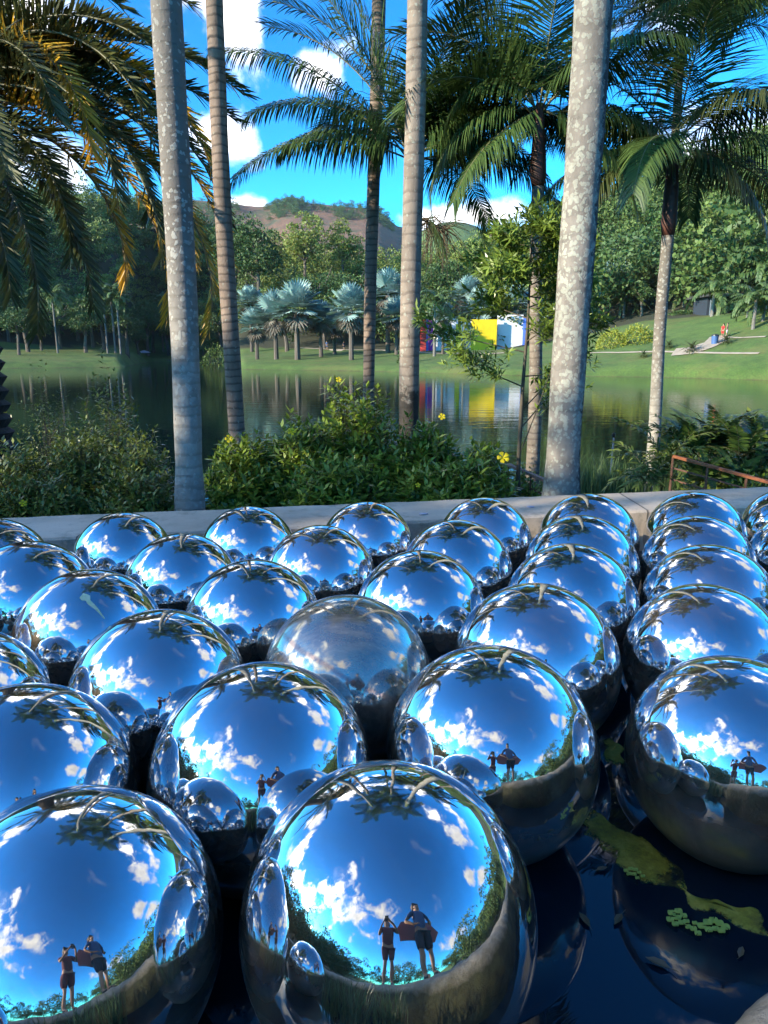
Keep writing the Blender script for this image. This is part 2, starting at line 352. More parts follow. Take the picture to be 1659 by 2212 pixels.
M['bin'] = paint('bin_blue', (0.05, 0.12, 0.30)); M['black'] = paint('black_plastic', (0.02, 0.02, 0.02), 0.4)
M['skin'] = paint('skin', (0.42, 0.24, 0.16)); M['hair'] = paint('hair', (0.03, 0.02, 0.015)); M['blue_shirt'] = paint('blue_shirt', (0.07, 0.14, 0.30), 0.9)
M['navy'] = paint('navy_cloth', (0.02, 0.025, 0.05), 0.9); M['maroon'] = paint('maroon_cloth', (0.12, 0.035, 0.05), 0.9); M['salmon'] = paint('salmon_board', (0.36, 0.12, 0.12), 0.8)
M['red_cloth'] = paint('red_cloth', (0.70, 0.03, 0.03), 0.9); M['wood'] = paint('dock_wood', (0.16, 0.12, 0.09), 0.9); M['canvas'] = paint('canvas', (0.60, 0.52, 0.55), 0.9)

# ------------------------------------------------------------------ world and sun
SUN_AZ, SUN_EL = -118.0, 17.0     # from +Y, clockwise
def dirv(az, el):
    a, e = R(az), R(el); return Vector((math.sin(a) * math.cos(e), math.cos(a) * math.cos(e), math.sin(e)))
w = bpy.data.worlds.new('World'); scene.world = w; w.use_nodes = True
wt = w.node_tree; wn, wl = wt.nodes, wt.links; wn.clear()
def W(t, **kw):
    n = wn.new(t)
    for a, b in kw.items(): setattr(n, a, b)
    return n
sky = W('ShaderNodeTexSky', sky_type='NISHITA', sun_disc=False)
sky.sun_elevation = R(SUN_EL); sky.sun_rotation = R(SUN_AZ); sky.altitude = 800; sky.air_density = 1.0; sky.dust_density = 0.6; sky.ozone_density = 2.0
hs = W('ShaderNodeHueSaturation'); hs.inputs['Saturation'].default_value = 1.15; hs.inputs['Hue'].default_value = 0.50; hs.inputs['Value'].default_value = 1.0
wl.new(sky.outputs[0], hs.inputs['Color'])
tc = W('ShaderNodeTexCoord'); D = tc.outputs['Generated']
def wmath(op, a, b=None, clamp=False):
    n = W('ShaderNodeMath', operation=op, use_clamp=clamp)
    for s_, v in ((n.inputs[0], a), (n.inputs[1], b)):
        if v is None: continue
        if isinstance(v, bpy.types.NodeSocket): wl.new(v, s_)
        else: s_.default_value = v
    return n.outputs[0]
def wdot(vec):
    n = W('ShaderNodeVectorMath', operation='DOT_PRODUCT'); wl.new(D, n.inputs[0]); n.inputs[1].default_value = vec; return n.outputs['Value']
CLOUDS = [(-11, 22.5, 5.5, 4.6), (-12.5, 15.3, 4.6, 2.3), (7, 10.0, 6, 1.4), (25, 13.0, 7, 3.6), (-27, 20, 7, 6), (-28, 12, 9, 3.5), (-5, 19.5, 3.2, 2.6),
          (-20, 33, 17, 6), (18, 32, 15, 5.5), (50, 29, 14, 6), (-48, 29, 14, 7), (20, 22, 6, 3.5),
          (-137, 40, 30, 14), (-170, 46, 18, 8), (-105, 27, 15, 8), (-69, 23, 14, 9), (-88, 24, 10, 8), (-120, 60, 8, 4),
          (44, 45, 9, 7), (62, 38, 10, 8), (90, 31, 9, 7), (86, 21, 10, 4), (130, 17, 12, 4), (-10.5, 10.5, 2.5, 1.0)]
best = None
for az, el, sw, sh in CLOUDS:
    c = dirv(az, el); u = dirv(az + 90, 0); v = u.cross(c); 
    if v.z < 0: v = -v
    a = wdot(u / math.sin(R(sw))); b = wdot(v / math.sin(R(sh)))
    r2 = wmath('ADD', wmath('MULTIPLY', a, a), wmath('MULTIPLY', b, b))
    r = wmath('SQRT', r2)
    m = wmath('SUBTRACT', 1.0, r)
    m = wmath('SUBTRACT', m, wmath('MULTIPLY', wmath('LESS_THAN', wdot(c), 0.3), 50))
    best = m if best is None else wmath('MAXIMUM', best, m)
def wnoise(scale, detail, rough, dist=0.0):
    n = W('ShaderNodeTexNoise'); n.inputs['Scale'].default_value = scale; n.inputs['Detail'].default_value = detail
    n.inputs['Roughness'].default_value = rough; n.inputs['Distortion'].default_value = dist; wl.new(D, n.inputs['Vector']); return n.outputs['Fac']
nz = wnoise(7.0, 9, 0.58, 0.2)
dens = wmath('ADD', wmath('MAXIMUM', best, -0.9), wmath('MULTIPLY', wmath('SUBTRACT', nz, 0.52), 3.6))
wisp = wmath('MULTIPLY', wmath('SUBTRACT', wnoise(3.0, 8, 0.6, 0.6), 0.60), 1.6)
mr = W('ShaderNodeMapRange', interpolation_type='SMOOTHSTEP'); wl.new(dens, mr.inputs['Value']); mr.inputs['From Min'].default_value = 0.0; mr.inputs['From Max'].default_value = 0.85
mask = wmath('MAXIMUM', mr.outputs[0], wmath('MULTIPLY', wisp, 0.5, True), True)
cr = W('ShaderNodeValToRGB'); wl.new(wmath('ADD', wmath('MULTIPLY', wnoise(11, 6, 0.6), 0.8), wmath('MULTIPLY', dens, 0.10)), cr.inputs['Fac'])
e = cr.color_ramp.elements; e[0].position = 0.33; e[0].color = (1.0, 0.95, 0.87, 1); e[1].position = 0.62; e[1].color = (0.64, 0.64, 0.66, 1)
sc = W('ShaderNodeVectorMath', operation='SCALE'); wl.new(cr.outputs[0], sc.inputs[0]); sc.inputs['Scale'].default_value = 6.5
tn = W('ShaderNodeVectorMath', operation='MULTIPLY'); wl.new(hs.outputs[0], tn.inputs[0]); tn.inputs[1].default_value = (0.21/3, 0.69/3, 0.80/3)
gm = W('ShaderNodeGamma'); gm.inputs[1].default_value = 1.45; wl.new(tn.outputs[0], gm.inputs[0]); g3 = W('ShaderNodeVectorMath', operation='SCALE'); wl.new(gm.outputs[0], g3.inputs[0]); g3.inputs['Scale'].default_value = 3.0
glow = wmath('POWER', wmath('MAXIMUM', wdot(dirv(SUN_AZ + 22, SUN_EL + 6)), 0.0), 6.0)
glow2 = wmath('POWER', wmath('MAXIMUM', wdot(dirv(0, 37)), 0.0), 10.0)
wl.new(wmath('ADD', wmath('ADD', 2.3, wmath('MULTIPLY', glow2, 15.0)), wmath('MULTIPLY', glow, 9.0)), sc.inputs['Scale'])  # extra cloud brightness, towards the sun and high ahead, added to light the foreground
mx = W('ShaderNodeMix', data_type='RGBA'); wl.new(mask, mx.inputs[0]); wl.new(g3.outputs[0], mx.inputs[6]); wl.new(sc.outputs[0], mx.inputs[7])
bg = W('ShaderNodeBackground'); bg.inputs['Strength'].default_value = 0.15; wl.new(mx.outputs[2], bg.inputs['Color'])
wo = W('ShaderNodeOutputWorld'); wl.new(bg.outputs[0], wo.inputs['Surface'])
sd = bpy.data.lights.new('sun', 'SUN'); sd.energy = 2.7; sd.angle = R(0.5); sd.color = (1.0, 0.86, 0.66)
so = bpy.data.objects.new('sun', sd); COL.objects.link(so); so.rotation_euler = (-dirv(SUN_AZ, SUN_EL)).to_track_quat('-Z', 'Y').to_euler()
scene.view_settings.view_transform = 'Standard'; scene.view_settings.look = 'None'; scene.view_settings.gamma = 1; scene.view_settings.exposure = 2.0

# ------------------------------------------------------------------ ground
LAKE = -3.0
WALLF = lambda x: 5.58 + 0.19 * x          # front line of the pool wall
def interp(x, xs, ys): return np.interp(x, xs, ys)
AZ_S = [-180, -80, -40, -28.6, -20.5, -18.5, -13.5, -11.8, -6, 0, 10, 17, 28.6, 40, 80, 180]
DS   = [130, 130, 128, 140, 142, 200, 205, 121, 112, 104, 91, 89, 84, 82, 80, 80]
AZ_L = [-180, -40, -20, -12, 0, 9, 14, 20, 28.6, 45, 180]
ZL   = [1, 1, 0.5, -0.3, 0.0, 0.2, 1.5, 4.0, 6.0, 6, 6]      # height of the lawn where the wood begins
AZ_C = [-180, -158, -142, -100, -80, -50, -36, -28.6, -16, -12, -8, 0, 6, 12, 17, 28.6, 50, 90, 125, 150, 180]
EL_C = [3, 7, 12, 12, 11, 11, 11.5, 11.6, 10.8, 9.2, 7.9, 7.2, 7.8, 9.4, 10.8, 13.2, 14, 13, 11, 5, 3]
DC   = [150, 120, 105, 100, 100, 110, 180, 250, 270, 260, 245, 235, 240, 250, 260, 240, 150, 100, 90, 120, 150]
def sstep(a, b, x):
    t = np.clip((x - a) / (b - a), 0, 1); return t * t * (3 - 2 * t)
def nz2(x, y, s):
    return np.sin(x * s + 1.3 * np.sin(y * s * 0.7 + 1)) * np.cos(y * s * 1.1 + 0.8 * np.sin(x * s * 0.9 + 2))
def terrain(x, y):
    x = np.asarray(x, float); y = np.asarray(y, float)
    d = np.hypot(x, y); az = np.degrees(np.arctan2(x, y))
    ds = interp(az, AZ_S, DS) + 1.5 * nz2(x, y, 0.09) + 0.7 * nz2(x, y, 0.3); zl = interp(az, AZ_L, ZL); dc = interp(az, AZ_C, DC)
    hc = dc * np.tan(np.radians(interp(az, AZ_C, EL_C))) - 10
    lake_front = y > 12
    # far side
    lawn = -3.9 + (1.15) * sstep(-1.5, 0.8, d - ds) + (zl + 2.75) * np.clip((d - ds) / 32, 0, 1) ** 0.75 * (d > ds)
    dl = ds + 36
    slope = (hc - zl) * sstep(0, 1, (d - dl) / np.maximum(dc - dl, 15)) * (d > dl)
    back = -(hc * 0.7) * sstep(0, 1, (d - dc) / 250.0) * (d > dc)
    far = lawn + slope + back + (d > dl) * 1.6 * nz2(x, y, 0.045)
    # near side
    bank = -1.85 - 1.9 * sstep(7.5, 15.5, y) + 0.08 * nz2(x, y, 1.3)
    wl_ = sstep(0.1, 0.6, y - WALLF(x))
    near = -2.6 + wl_ * (bank + 2.6)
    side = sstep(8.5, 11, np.abs(x)); near = near * (1 - side) + np.where(y < 12, -1.7, bank) * side
    near = np.where(y < -3, -1.45, near)
    dn = np.maximum(d - 25, 0)
    hs_ = (dc * np.tan(np.radians(interp(az, AZ_C, EL_C))) - 8 + 1.5) * sstep(25, 1, 0) if False else 0
    hill = np.maximum(hc + 2, 0) * sstep(0, 1, (d - 35) / np.maximum(dc - 35, 10)) - (hc * 0.7) * sstep(0, 1, (d - dc) / 250.0) * (d > dc)
    nearall = near + hill
    t = sstep(11, 16, y)
    lakebed = np.where(d < ds - 1.5, -3.9, far)
    return np.where(y > 16, lakebed, nearall * (1 - t) + np.where(d < ds - 1.5, -3.9, far) * t)
azs = np.concatenate([np.arange(-180, -34, 3.0), np.arange(-34, 34, 0.5), np.arange(34, 180, 3.0)])
dd = [0.5]
while dd[-1] < 3500:
    dd.append(dd[-1] * (1.03 if dd[-1] < 20 else 1.02 if dd[-1] < 400 else 1.1))
dd = np.array(dd)
A, Dg = np.meshgrid(np.radians(azs), dd)
X, Y = Dg * np.sin(A), Dg * np.cos(A); Z = terrain(X, Y)
Z = np.where(Dg > 900, 5.0, Z)
nr, nc = X.shape
V = np.stack([X.ravel(), Y.ravel(), Z.ravel()], 1); V = np.vstack([V, [[0, 0, -2.6]]])
i, j = np.meshgrid(np.arange(nr - 1), np.arange(nc), indexing='ij'); j2 = (j + 1) % nc
Fq = np.stack([i * nc + j, i * nc + j2, (i + 1) * nc + j2, (i + 1) * nc + j], -1).reshape(-1, 4)[:, ::-1]
dsv = interp(np.degrees(A), AZ_S, DS)
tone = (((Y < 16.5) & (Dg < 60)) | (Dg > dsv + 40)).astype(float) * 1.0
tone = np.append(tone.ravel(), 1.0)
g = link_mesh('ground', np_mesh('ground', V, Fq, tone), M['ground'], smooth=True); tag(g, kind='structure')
# lake
Lk = MB(); Lk.add([(-400, 11, LAKE), (400, 11, LAKE), (400, 330, LAKE), (-400, 330, LAKE)], [(0, 1, 2, 3)])
tag(Lk.build('lake', M['lake']), kind='structure')

# far mountain and green knoll
def ridge(name, mat, azt, elt, dist, base_d, depth, tab_n=90, nd=26, rough=1.0, back=500):
    a = np.linspace(azt[0], azt[-1], tab_n); el = np.interp(a, azt, elt); H = dist * np.tan(np.radians(el))
    t = np.linspace(0, 1, nd); tb = np.linspace(1, 1 + back / depth, 8)[1:]; tt = np.concatenate([t, tb])
    Aa, T = np.meshgrid(np.radians(a), tt); Hh = np.tile(H, (len(tt), 1)); dd_ = base_d + (dist - base_d) * T
    z = np.where(T <= 1, Hh * (T ** 1.35), Hh * np.maximum(1 - (T - 1) * depth / back, 0))
    x, y = dd_ * np.sin(Aa), dd_ * np.cos(Aa)
    z = z + rough * (5 * nz2(x, y, 0.021) + 3 * nz2(x, y, 0.05)) * np.sin(np.clip(T, 0, 1) * math.pi)
    V = np.stack([x.ravel(), y.ravel(), z.ravel()], 1); n_, c_ = x.shape
    i, j = np.meshgrid(np.arange(n_ - 1), np.arange(c_ - 1), indexing='ij')
    Fq = np.stack([i * c_ + j, i * c_ + j + 1, (i + 1) * c_ + j + 1, (i + 1) * c_ + j], -1).reshape(-1, 4)[:, ::-1]
    o = link_mesh(name, np_mesh(name, V, Fq), mat, smooth=True); tag(o, kind='structure')
    return lambda aa, T_: (lambda h: (h))(np.interp(aa, azt, elt))
def eaz(px): return math.degrees(math.atan((px - CX) / 1600))
def eel(px, py):
    p = at(px, py, 1.0); return math.degrees(math.atan2(p.z, math.hypot(p.x, p.y)))
prof = [(-200, 470), (100, 440), (420, 432), (505, 440), (545, 446), (580, 446), (602, 436), (632, 431), (660, 438), (700, 442), (760, 448), (805, 450), (832, 462), (846, 486), (900, 497), (1000, 503), (1100, 495), (1200, 470), (1400, 460), (1800, 470)]
RAZ = [math.degrees(math.atan2(at(p[0], p[1], 1).x, 1)) for p in prof]; REL = [eel(*p) for p in prof]
RD = 1100.0
ridge('mountain', M['mountain'], RAZ, REL, RD, 420, 680)
kp = [(880, 520), (910, 500), (930, 489), (955, 481), (980, 478), (1005, 481), (1030, 489), (1050, 502), (1080, 520)]
KAZ = [math.degrees(math.atan2(at(p[0], p[1], 1).x, 1)) for p in kp]; KEL = [eel(*p) for p in kp]
KEL[0] = 6; KEL[-1] = 6
ridge('green_hill', M['hill'], KAZ, KEL, 900.0, 560, 340, 40, 20, 0.5, 200)

# ------------------------------------------------------------------ foliage generators
def norm(a): return a / np.maximum(np.linalg.norm(a, axis=-1, keepdims=True), 1e-9)
def leaf_arrays(P, Dn, L, Wd, up=None, fold=0.0):
    "one rhombic leaf per point"
    n = len(P); Dn = norm(Dn)
    if up is None: up = norm(rng.normal(size=(n, 3)) + [0, 0, 1.2])
    S = norm(np.cross(Dn, up)); L = np.broadcast_to(np.asarray(L, float), (n,))[:, None]; Wd = np.broadcast_to(np.asarray(Wd, float), (n,))[:, None]
    b = P; t = P + Dn * L; mid = P + Dn * L * 0.45; nn = np.cross(S, Dn)
    V = np.stack([b, mid + S * Wd / 2 - nn * fold * L, t - nn * 0 + np.array([0, 0, -1]) * L * 0.08, mid - S * Wd / 2 - nn * fold * L], 1).reshape(-1, 3)
    Fq = (np.arange(n)[:, None] * 4 + np.arange(4)[None, :])
    return V, Fq
def join(parts):
    Vs, Fs, n = [], [], 0
    for V, Fq in parts: Vs.append(V); Fs.append(Fq + n); n += len(V)
    return np.vstack(Vs), np.vstack(Fs)

def crown_points(n, rx, rz, nclump, rc, seed, zc=0.0, flat=0.6):
    r = np.random.default_rng(seed)
    c = norm(r.normal(size=(nclump, 3))) * (r.uniform(0.35, 1.0, size=(nclump, 1)) ** 0.6)
    c[:, 2] = np.where(c[:, 2] < 0, c[:, 2] * flat, c[:, 2])
    c = c * [rx, rx, rz] * (1 - rc * 0.35 / rx)
    rad = rc * r.uniform(0.6, 1.25, nclump)
    k = r.integers(0, nclump, n)
    q = norm(r.normal(size=(n, 3))); q[:, 2] = np.abs(q[:, 2]) * 1.0 - 0.25 * r.random(n)
    P = c[k] + q * rad[k][:, None] * (r.uniform(0.55, 1.0, (n, 1)) ** 0.5) * [1, 1, 0.75]
    return P + [0, 0, zc], q
def tree_mesh(seed, H, rx, rz, n, leaf, nclump, rc, trunk_h):
    P, q = crown_points(n, rx, rz, nclump, rc, seed, trunk_h + rz * 0.75)
    r = np.random.default_rng(seed + 5)
    Dn = norm(q + r.normal(size=q.shape) * 0.8 + [0, 0, -0.2])
    V, Fq = leaf_arrays(P, Dn, leaf * r.uniform(0.6, 1.3, len(P)), leaf * 0.65)
    return np_mesh('crown', V, Fq)
def trunk_mesh(seed, H, r0, rx, nl=5):
    r = random.Random(seed); m = MB()
    pts = [(0, 0, -0.6)] + [(0.12 * r.uniform(-1, 1) * i, 0.12 * r.uniform(-1, 1) * i, H * i / 4) for i in range(1, 5)]
    m.tube(pts, [r0 * 1.25, r0, r0 * 0.85, r0 * 0.7, r0 * 0.5], 8)
    for i in range(nl):
        a = 2 * math.pi * i / nl + r.uniform(-.4, .4); z0 = H * r.uniform(0.5, 0.95); l = rx * r.uniform(0.5, 0.85)
        p0 = Vector((0, 0, z0)); p1 = p0 + Vector((math.cos(a) * l * .5, math.sin(a) * l * .5, l * .4)); p2 = p0 + Vector((math.cos(a) * l, math.sin(a) * l, l * .95))
        m.tube([p0, p1, p2], [r0 * .45, r0 * .3, r0 * .12], 6)
    return m.mesh('trunk')

TREES = {}
for key, (H, rx, rz, n, leaf, ncl, rc, th, mat) in {
    'round': (11, 4.2, 4.2, 3600, 0.42, 34, 1.6, 4.0, 'tree_mix'), 'tall': (15, 3.6, 6.2, 3800, 0.42, 40, 1.5, 5.0, 'tree_mix'),
    'spread': (10, 5.6, 3.2, 4200, 0.42, 44, 1.6, 4.2, 'tree_dark'), 'small': (6, 2.6, 2.4, 2200, 0.3, 22, 1.0, 2.2, 'tree_dark'),
    'sunny': (14, 3.4, 5.2, 3800, 0.42, 36, 1.4, 5.0, 'tree_sunny'),
    'lime': (8, 3.6, 3.0, 2800, 0.36, 30, 1.2, 3.0, 'tree_lime')}.items():
    TREES[key] = (tree_mesh(hash(key) % 100 if False else len(key) * 7 + 3, H, rx, rz, n, leaf, ncl, rc, th), trunk_mesh(len(key), th + rz, 0.22 + rx * 0.02, rx), M[mat])
def put_tree(key, x, y, label, s=1.0, rz=0.0, group=None, z=None, tone=None, name='tree', cat='tree'):
    cm, tm, mat = TREES[key]
    t = empty(name, (x, y, float(terrain(x, y)) if z is None else z), rz); t.scale = (s, s, s)
    link_mesh('crown', cm, mat, t); link_mesh('trunk', tm, M['trunk_wood'], t)
    tag(t, label, cat, group); return t

# wooded slopes: far-off wood that reads as one mass, one object per hillside
def blob_tree(seed, n=170, leaf=0.8, rx=3.0, rz=3.6):
    P, q = crown_points(n, rx, rz, 12, 1.5, seed, 4.5, 0.9); r = np.random.default_rng(seed)
    return leaf_arrays(P, norm(q + r.normal(size=q.shape) * 0.9), leaf * r.uniform(.6, 1.3, n), leaf * 0.7)
BT = [blob_tree(s_, 400, 0.52, 2.6 + 0.5 * (s_ % 3), 2.8 + 0.9 * (s_ % 4)) for s_ in range(9)]
def forest(name, pts, scales, tones, mat, label, cat, grow=1.0):
    parts, tn = [], []
    for (x, y, z), s_, t_ in zip(pts, scales, tones):
        V, Fq = BT[rng.integers(0, len(BT))]; a = rng.uniform(0, 6.28); c_, s2 = math.cos(a), math.sin(a)
        W_ = V * [1, 1, rng.uniform(0.8, 1.25)] * s_
        W_ = np.stack([W_[:, 0] * c_ - W_[:, 1] * s2 + x, W_[:, 0] * s2 + W_[:, 1] * c_ + y, W_[:, 2] + z], 1)
        parts.append((W_, Fq)); tn.append(np.full(len(V), t_))
    V, Fq = join(parts)
    o = link_mesh(name, np_mesh(name, V, Fq, np.concatenate(tn)), mat); tag(o, label, cat, kind='stuff'); return o
def scatter(az0, az1, dfun0, dfun1, n, tonef, s0=0.8, s1=1.3):
    az = rng.uniform(az0, az1, n); u = rng.random(n) ** 0.8
    d = dfun0(az) + (dfun1(az) - dfun0(az)) * u; x, y = d * np.sin(np.radians(az)), d * np.cos(np.radians(az)); z = terrain(x, y)
    return list(zip(x, y, z)), rng.uniform(s0, s1, n), [tonef(a, b) for a, b in zip(az, u)]
ds_ = lambda a: np.interp(a, AZ_S, DS) + 42; dc_ = lambda a: np.interp(a, AZ_C, DC) + 18
tm_mid = lambda a, u: float(np.clip((0.35 + 0.9 * u + 0.3 * rng.normal()) * (1 if -13 < a < 13 else 0.45), 0, 1))  # higher tone in the middle wood puts sunlight into the treetop colour
p_, s_, t_ = scatter(-33, -11.5, ds_, dc_, 640, lambda a, u: float(np.clip(0.4 + 0.25 * rng.normal(), 0, 1)))
forest('hillside_wood', p_, s_, t_, M['tree_mix'], 'dark shaded wooded hillside beyond the left end of the lake', 'wood')
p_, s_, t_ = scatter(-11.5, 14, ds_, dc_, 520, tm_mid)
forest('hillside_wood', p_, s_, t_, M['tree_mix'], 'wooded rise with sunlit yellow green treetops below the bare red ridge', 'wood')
p_, s_, t_ = scatter(14, 36, ds_, dc_, 520, lambda a, u: float(np.clip(rng.choice((0.0, 0.05, 0.2, 0.45)) + 0.08 * rng.normal(), 0, 1)), 0.9, 2.0)
forest('hillside_wood', p_, s_, t_, M['tree_mix'], 'steep wooded hillside rising at the right behind the dark pavilion', 'wood')
# woods beside and behind the pool, seen only mirrored in the balls
for a0, a1, d0, d1, n, lab in ((52, 125, 22, 110, 300, 'wooded slope beside the pool, mirrored at the right of the balls'), (-152, -60, 60, 112, 420, 'wooded slope beside the pool, mirrored at the left of the balls'), (125, 208, 32, 60, 70, 'row of trees behind the photographer, mirrored low in the balls')):
    az = rng.uniform(a0, a1, n); d = rng.uniform(d0, d1, n); x, y = d * np.sin(np.radians(az)), d * np.cos(np.radians(az))
    zz = terrain(x, y); ok = (zz > -2.9)
    forest('hillside_wood', [(p, q, r_) for p, q, r_, k_ in zip(x, y, zz, ok) if k_], rng.uniform(0.7, 1.1, n), rng.uniform(0, 0.3, n), M['tree_mix'], lab, 'wood')
# unseen tree belt added to shade the balls while the crowns stay sunlit
bp_, bs_ = [], []
for i in range(230):
    t = rng.uniform(-20, 24); o_ = rng.uniform(-3, 3); bx_, by_ = -25.0 - .469 * t - .883 * o_, -11.0 + .883 * t - .469 * o_
    s__ = (1.12, 1.0, 0.75, 0.55)[i % 4] * rng.uniform(0.95, 1.05); bp_.append((bx_, by_, -1.5 + (0.3 if s__ > .9 else 0.0))); bs_.append(s__)
forest('sun_screen_trees', bp_, bs_, [0.15] * len(bp_), M['tree_mix'], 'added belt of trees left behind the pool to shade the balls, mirrored low in them', 'trees')
# scrub caps on the bare mountain
def mtn_pts(px0, px1, py_off0, py_off1, n):
    out = []
    for _ in range(n):
        px = rng.uniform(px0, px1); a = math.degrees(math.atan2(at(px, 450, 1).x, 1)); e_ = np.interp(a, RAZ, REL)
        T = rng.uniform(py_off0, py_off1); d = 420 + 680 * T; H = RD * math.tan(R(e_)); zz = H * T ** 1.35
        x, y = d * math.sin(R(a)), d * math.cos(R(a)); zz += (5 * nz2(x, y, 0.021) + 3 * nz2(x, y, 0.05)) * math.sin(T * math.pi)
        out.append((x, y, float(zz) - 3))
    return out
cp_ = mtn_pts(572, 668, 0.86, 1.0, 130) + mtn_pts(590, 655, 0.93, 1.0, 50) + mtn_pts(668, 740, 0.93, 0.97, 26) + mtn_pts(725, 850, 0.89, 1.0, 120) + mtn_pts(420, 520, 0.80, 1.0, 90)
forest('scrub', cp_, rng.uniform(0.9, 1.7, len(cp_)), rng.uniform(0, 0.1, len(cp_)), M['tree_dark'], 'dark scrub and low woodland on the crest of the bare red mountain', 'scrub')

# ------------------------------------------------------------------ lawn paths
def sheet(name, pts, width, mat, off=0.03):
    m = MB(); pts = [Vector((p[0], p[1], 0)) for p in pts]; fine = []
    for a, b in zip(pts[:-1], pts[1:]):
        n = max(2, int((b - a).length / 0.8)); fine += [a.lerp(b, i / n) for i in range(n)]
    fine.append(pts[-1]); vs = []
    wd = width if hasattr(width, '__len__') else [width] * 2
    for i, p in enumerate(fine):
        t = (fine[min(i + 1, len(fine) - 1)] - fine[max(i - 1, 0)]).normalized(); s = Vector((-t.y, t.x, 0)); w_ = wd[0] + (wd[-1] - wd[0]) * i / len(fine)
        for k_ in (-1, -.33, .33, 1):
            q = p + s * w_ * k_ / 2; vs.append((q.x, q.y, float(terrain(q.x, q.y)) + off + 0.10 * (1 - abs(k_) * .6)))
    fs = [(i * 4 + k_, i * 4 + k_ + 1, i * 4 + k_ + 5, i * 4 + k_ + 4) for i in range(len(fine) - 1) for k_ in range(3)]
    m.add(vs, fs); o = m.build(name, mat, smooth=True); tag(o, kind='structure'); return o
def ground_px(px, py, y0=60, y1=240):
    "where the view line through a photo point meets the far lawn"
    prev = None
    for yy in np.arange(y0, y1, 0.5):
        p = at(px, py, yy); h = float(terrain(p.x, p.y))
        if p.z <= max(h, LAKE): return (p.x, p.y)
    p = at(px, py, y1); return (p.x, p.y)
G = ground_px
sheet('path', [G(1220, 763), G(1330, 763), G(1430, 762), G(1530, 764), G(1640, 765)], 0.6, M['path'])
sheet('path', [G(1455, 762), G(1490, 759), G(1525, 750), G(1545, 740), G(1552, 728)], [3.2, 2.0], M['path'], 0.05)
sheet('path', [G(1552, 728), G(1600, 731), G(1655, 729)], 0.6, M['path'])
sheet('path', [G(640, 752), G(720, 757), G(830, 757), G(910, 762), G(1100, 762)], 1.1, M['path'])

# ------------------------------------------------------------------ coloured walls pavilion (generic) and dark pavilion
def Zt(x, y): return float(terrain(x, y))
bx, by = 8.5, 131.0; bz = 0.0
pav = empty('colored_pavilion', (bx, by, bz)); tag(pav, 'open pavilion of tall white, yellow, red and magenta wall panels among palms beyond the lake', 'pavilion')
def X_at(px, Y): return at(px, 740, Y).x
for (x0, x1, dy, top, mat, lab) in [(908, 920, 0.0, 690, 'red', 'red wall panel'), (920.5, 925, 0.4, 690, 'blue', 'narrow blue wall edge'), (925.5, 935, 1.2, 692, 'magenta', 'magenta wall panel'),
      (936, 988, 2.5, 688, 'white', 'wide white wall panel'), (984, 994, 1.0, 700, 'yellow', 'narrow yellow wall panel'), (995, 1020, 3.2, 690, 'white', 'white wall panel'),
      (1017, 1072, 0.6, 690, 'yellow', 'wide yellow wall panel'), (1073, 1128, 2.2, 680, 'white', 'tall white end wall'), (1128.5, 1134, 1.6, 686, 'blue', 'blue wall edge')]:
    xa, xb = X_at(x0, by + dy), X_at(x1, by + dy); zt = at(900, top, by + dy).z
    m = MB(); m.box(((xa + xb) / 2 - bx, dy, (zt - 0.8) / 2), (xb - xa, 0.35, zt + 0.8)); o = m.build('wall_panel', M[mat], pav); o['label'] = lab
pv = empty('dark_pavilion', (X_at(1612, 114), 114, 2.6)); tag(pv, 'dark pavilion with tall grey wall slats behind the palms at the right edge', 'building')
W2 = X_at(1700, 124) - X_at(1535, 124)
m = MB(); m.box((3, 3, 2.0), (W2 + 6, 5, 7.5)); m.build('wall', M['dark_wall'], pv)
m = MB(); m.box((3, 2.2, 5.95), (W2 + 8, 8, 0.4)); m.build('roof', M['roof'], pv)
for i in range(13):
    m = MB(); m.box((-W2 / 2 + 0.4 + i * 1.35, 0.1, 2.0), (0.16, 0.25, 7.2)); m.build('slat', M['slat'], pv)
m = MB(); m.box((X_at(1575, 122) - pv.location.x, -1.2, 2.0), (1.5, 0.7, 7.4)); m.build('pillar', M['canvas'], pv)

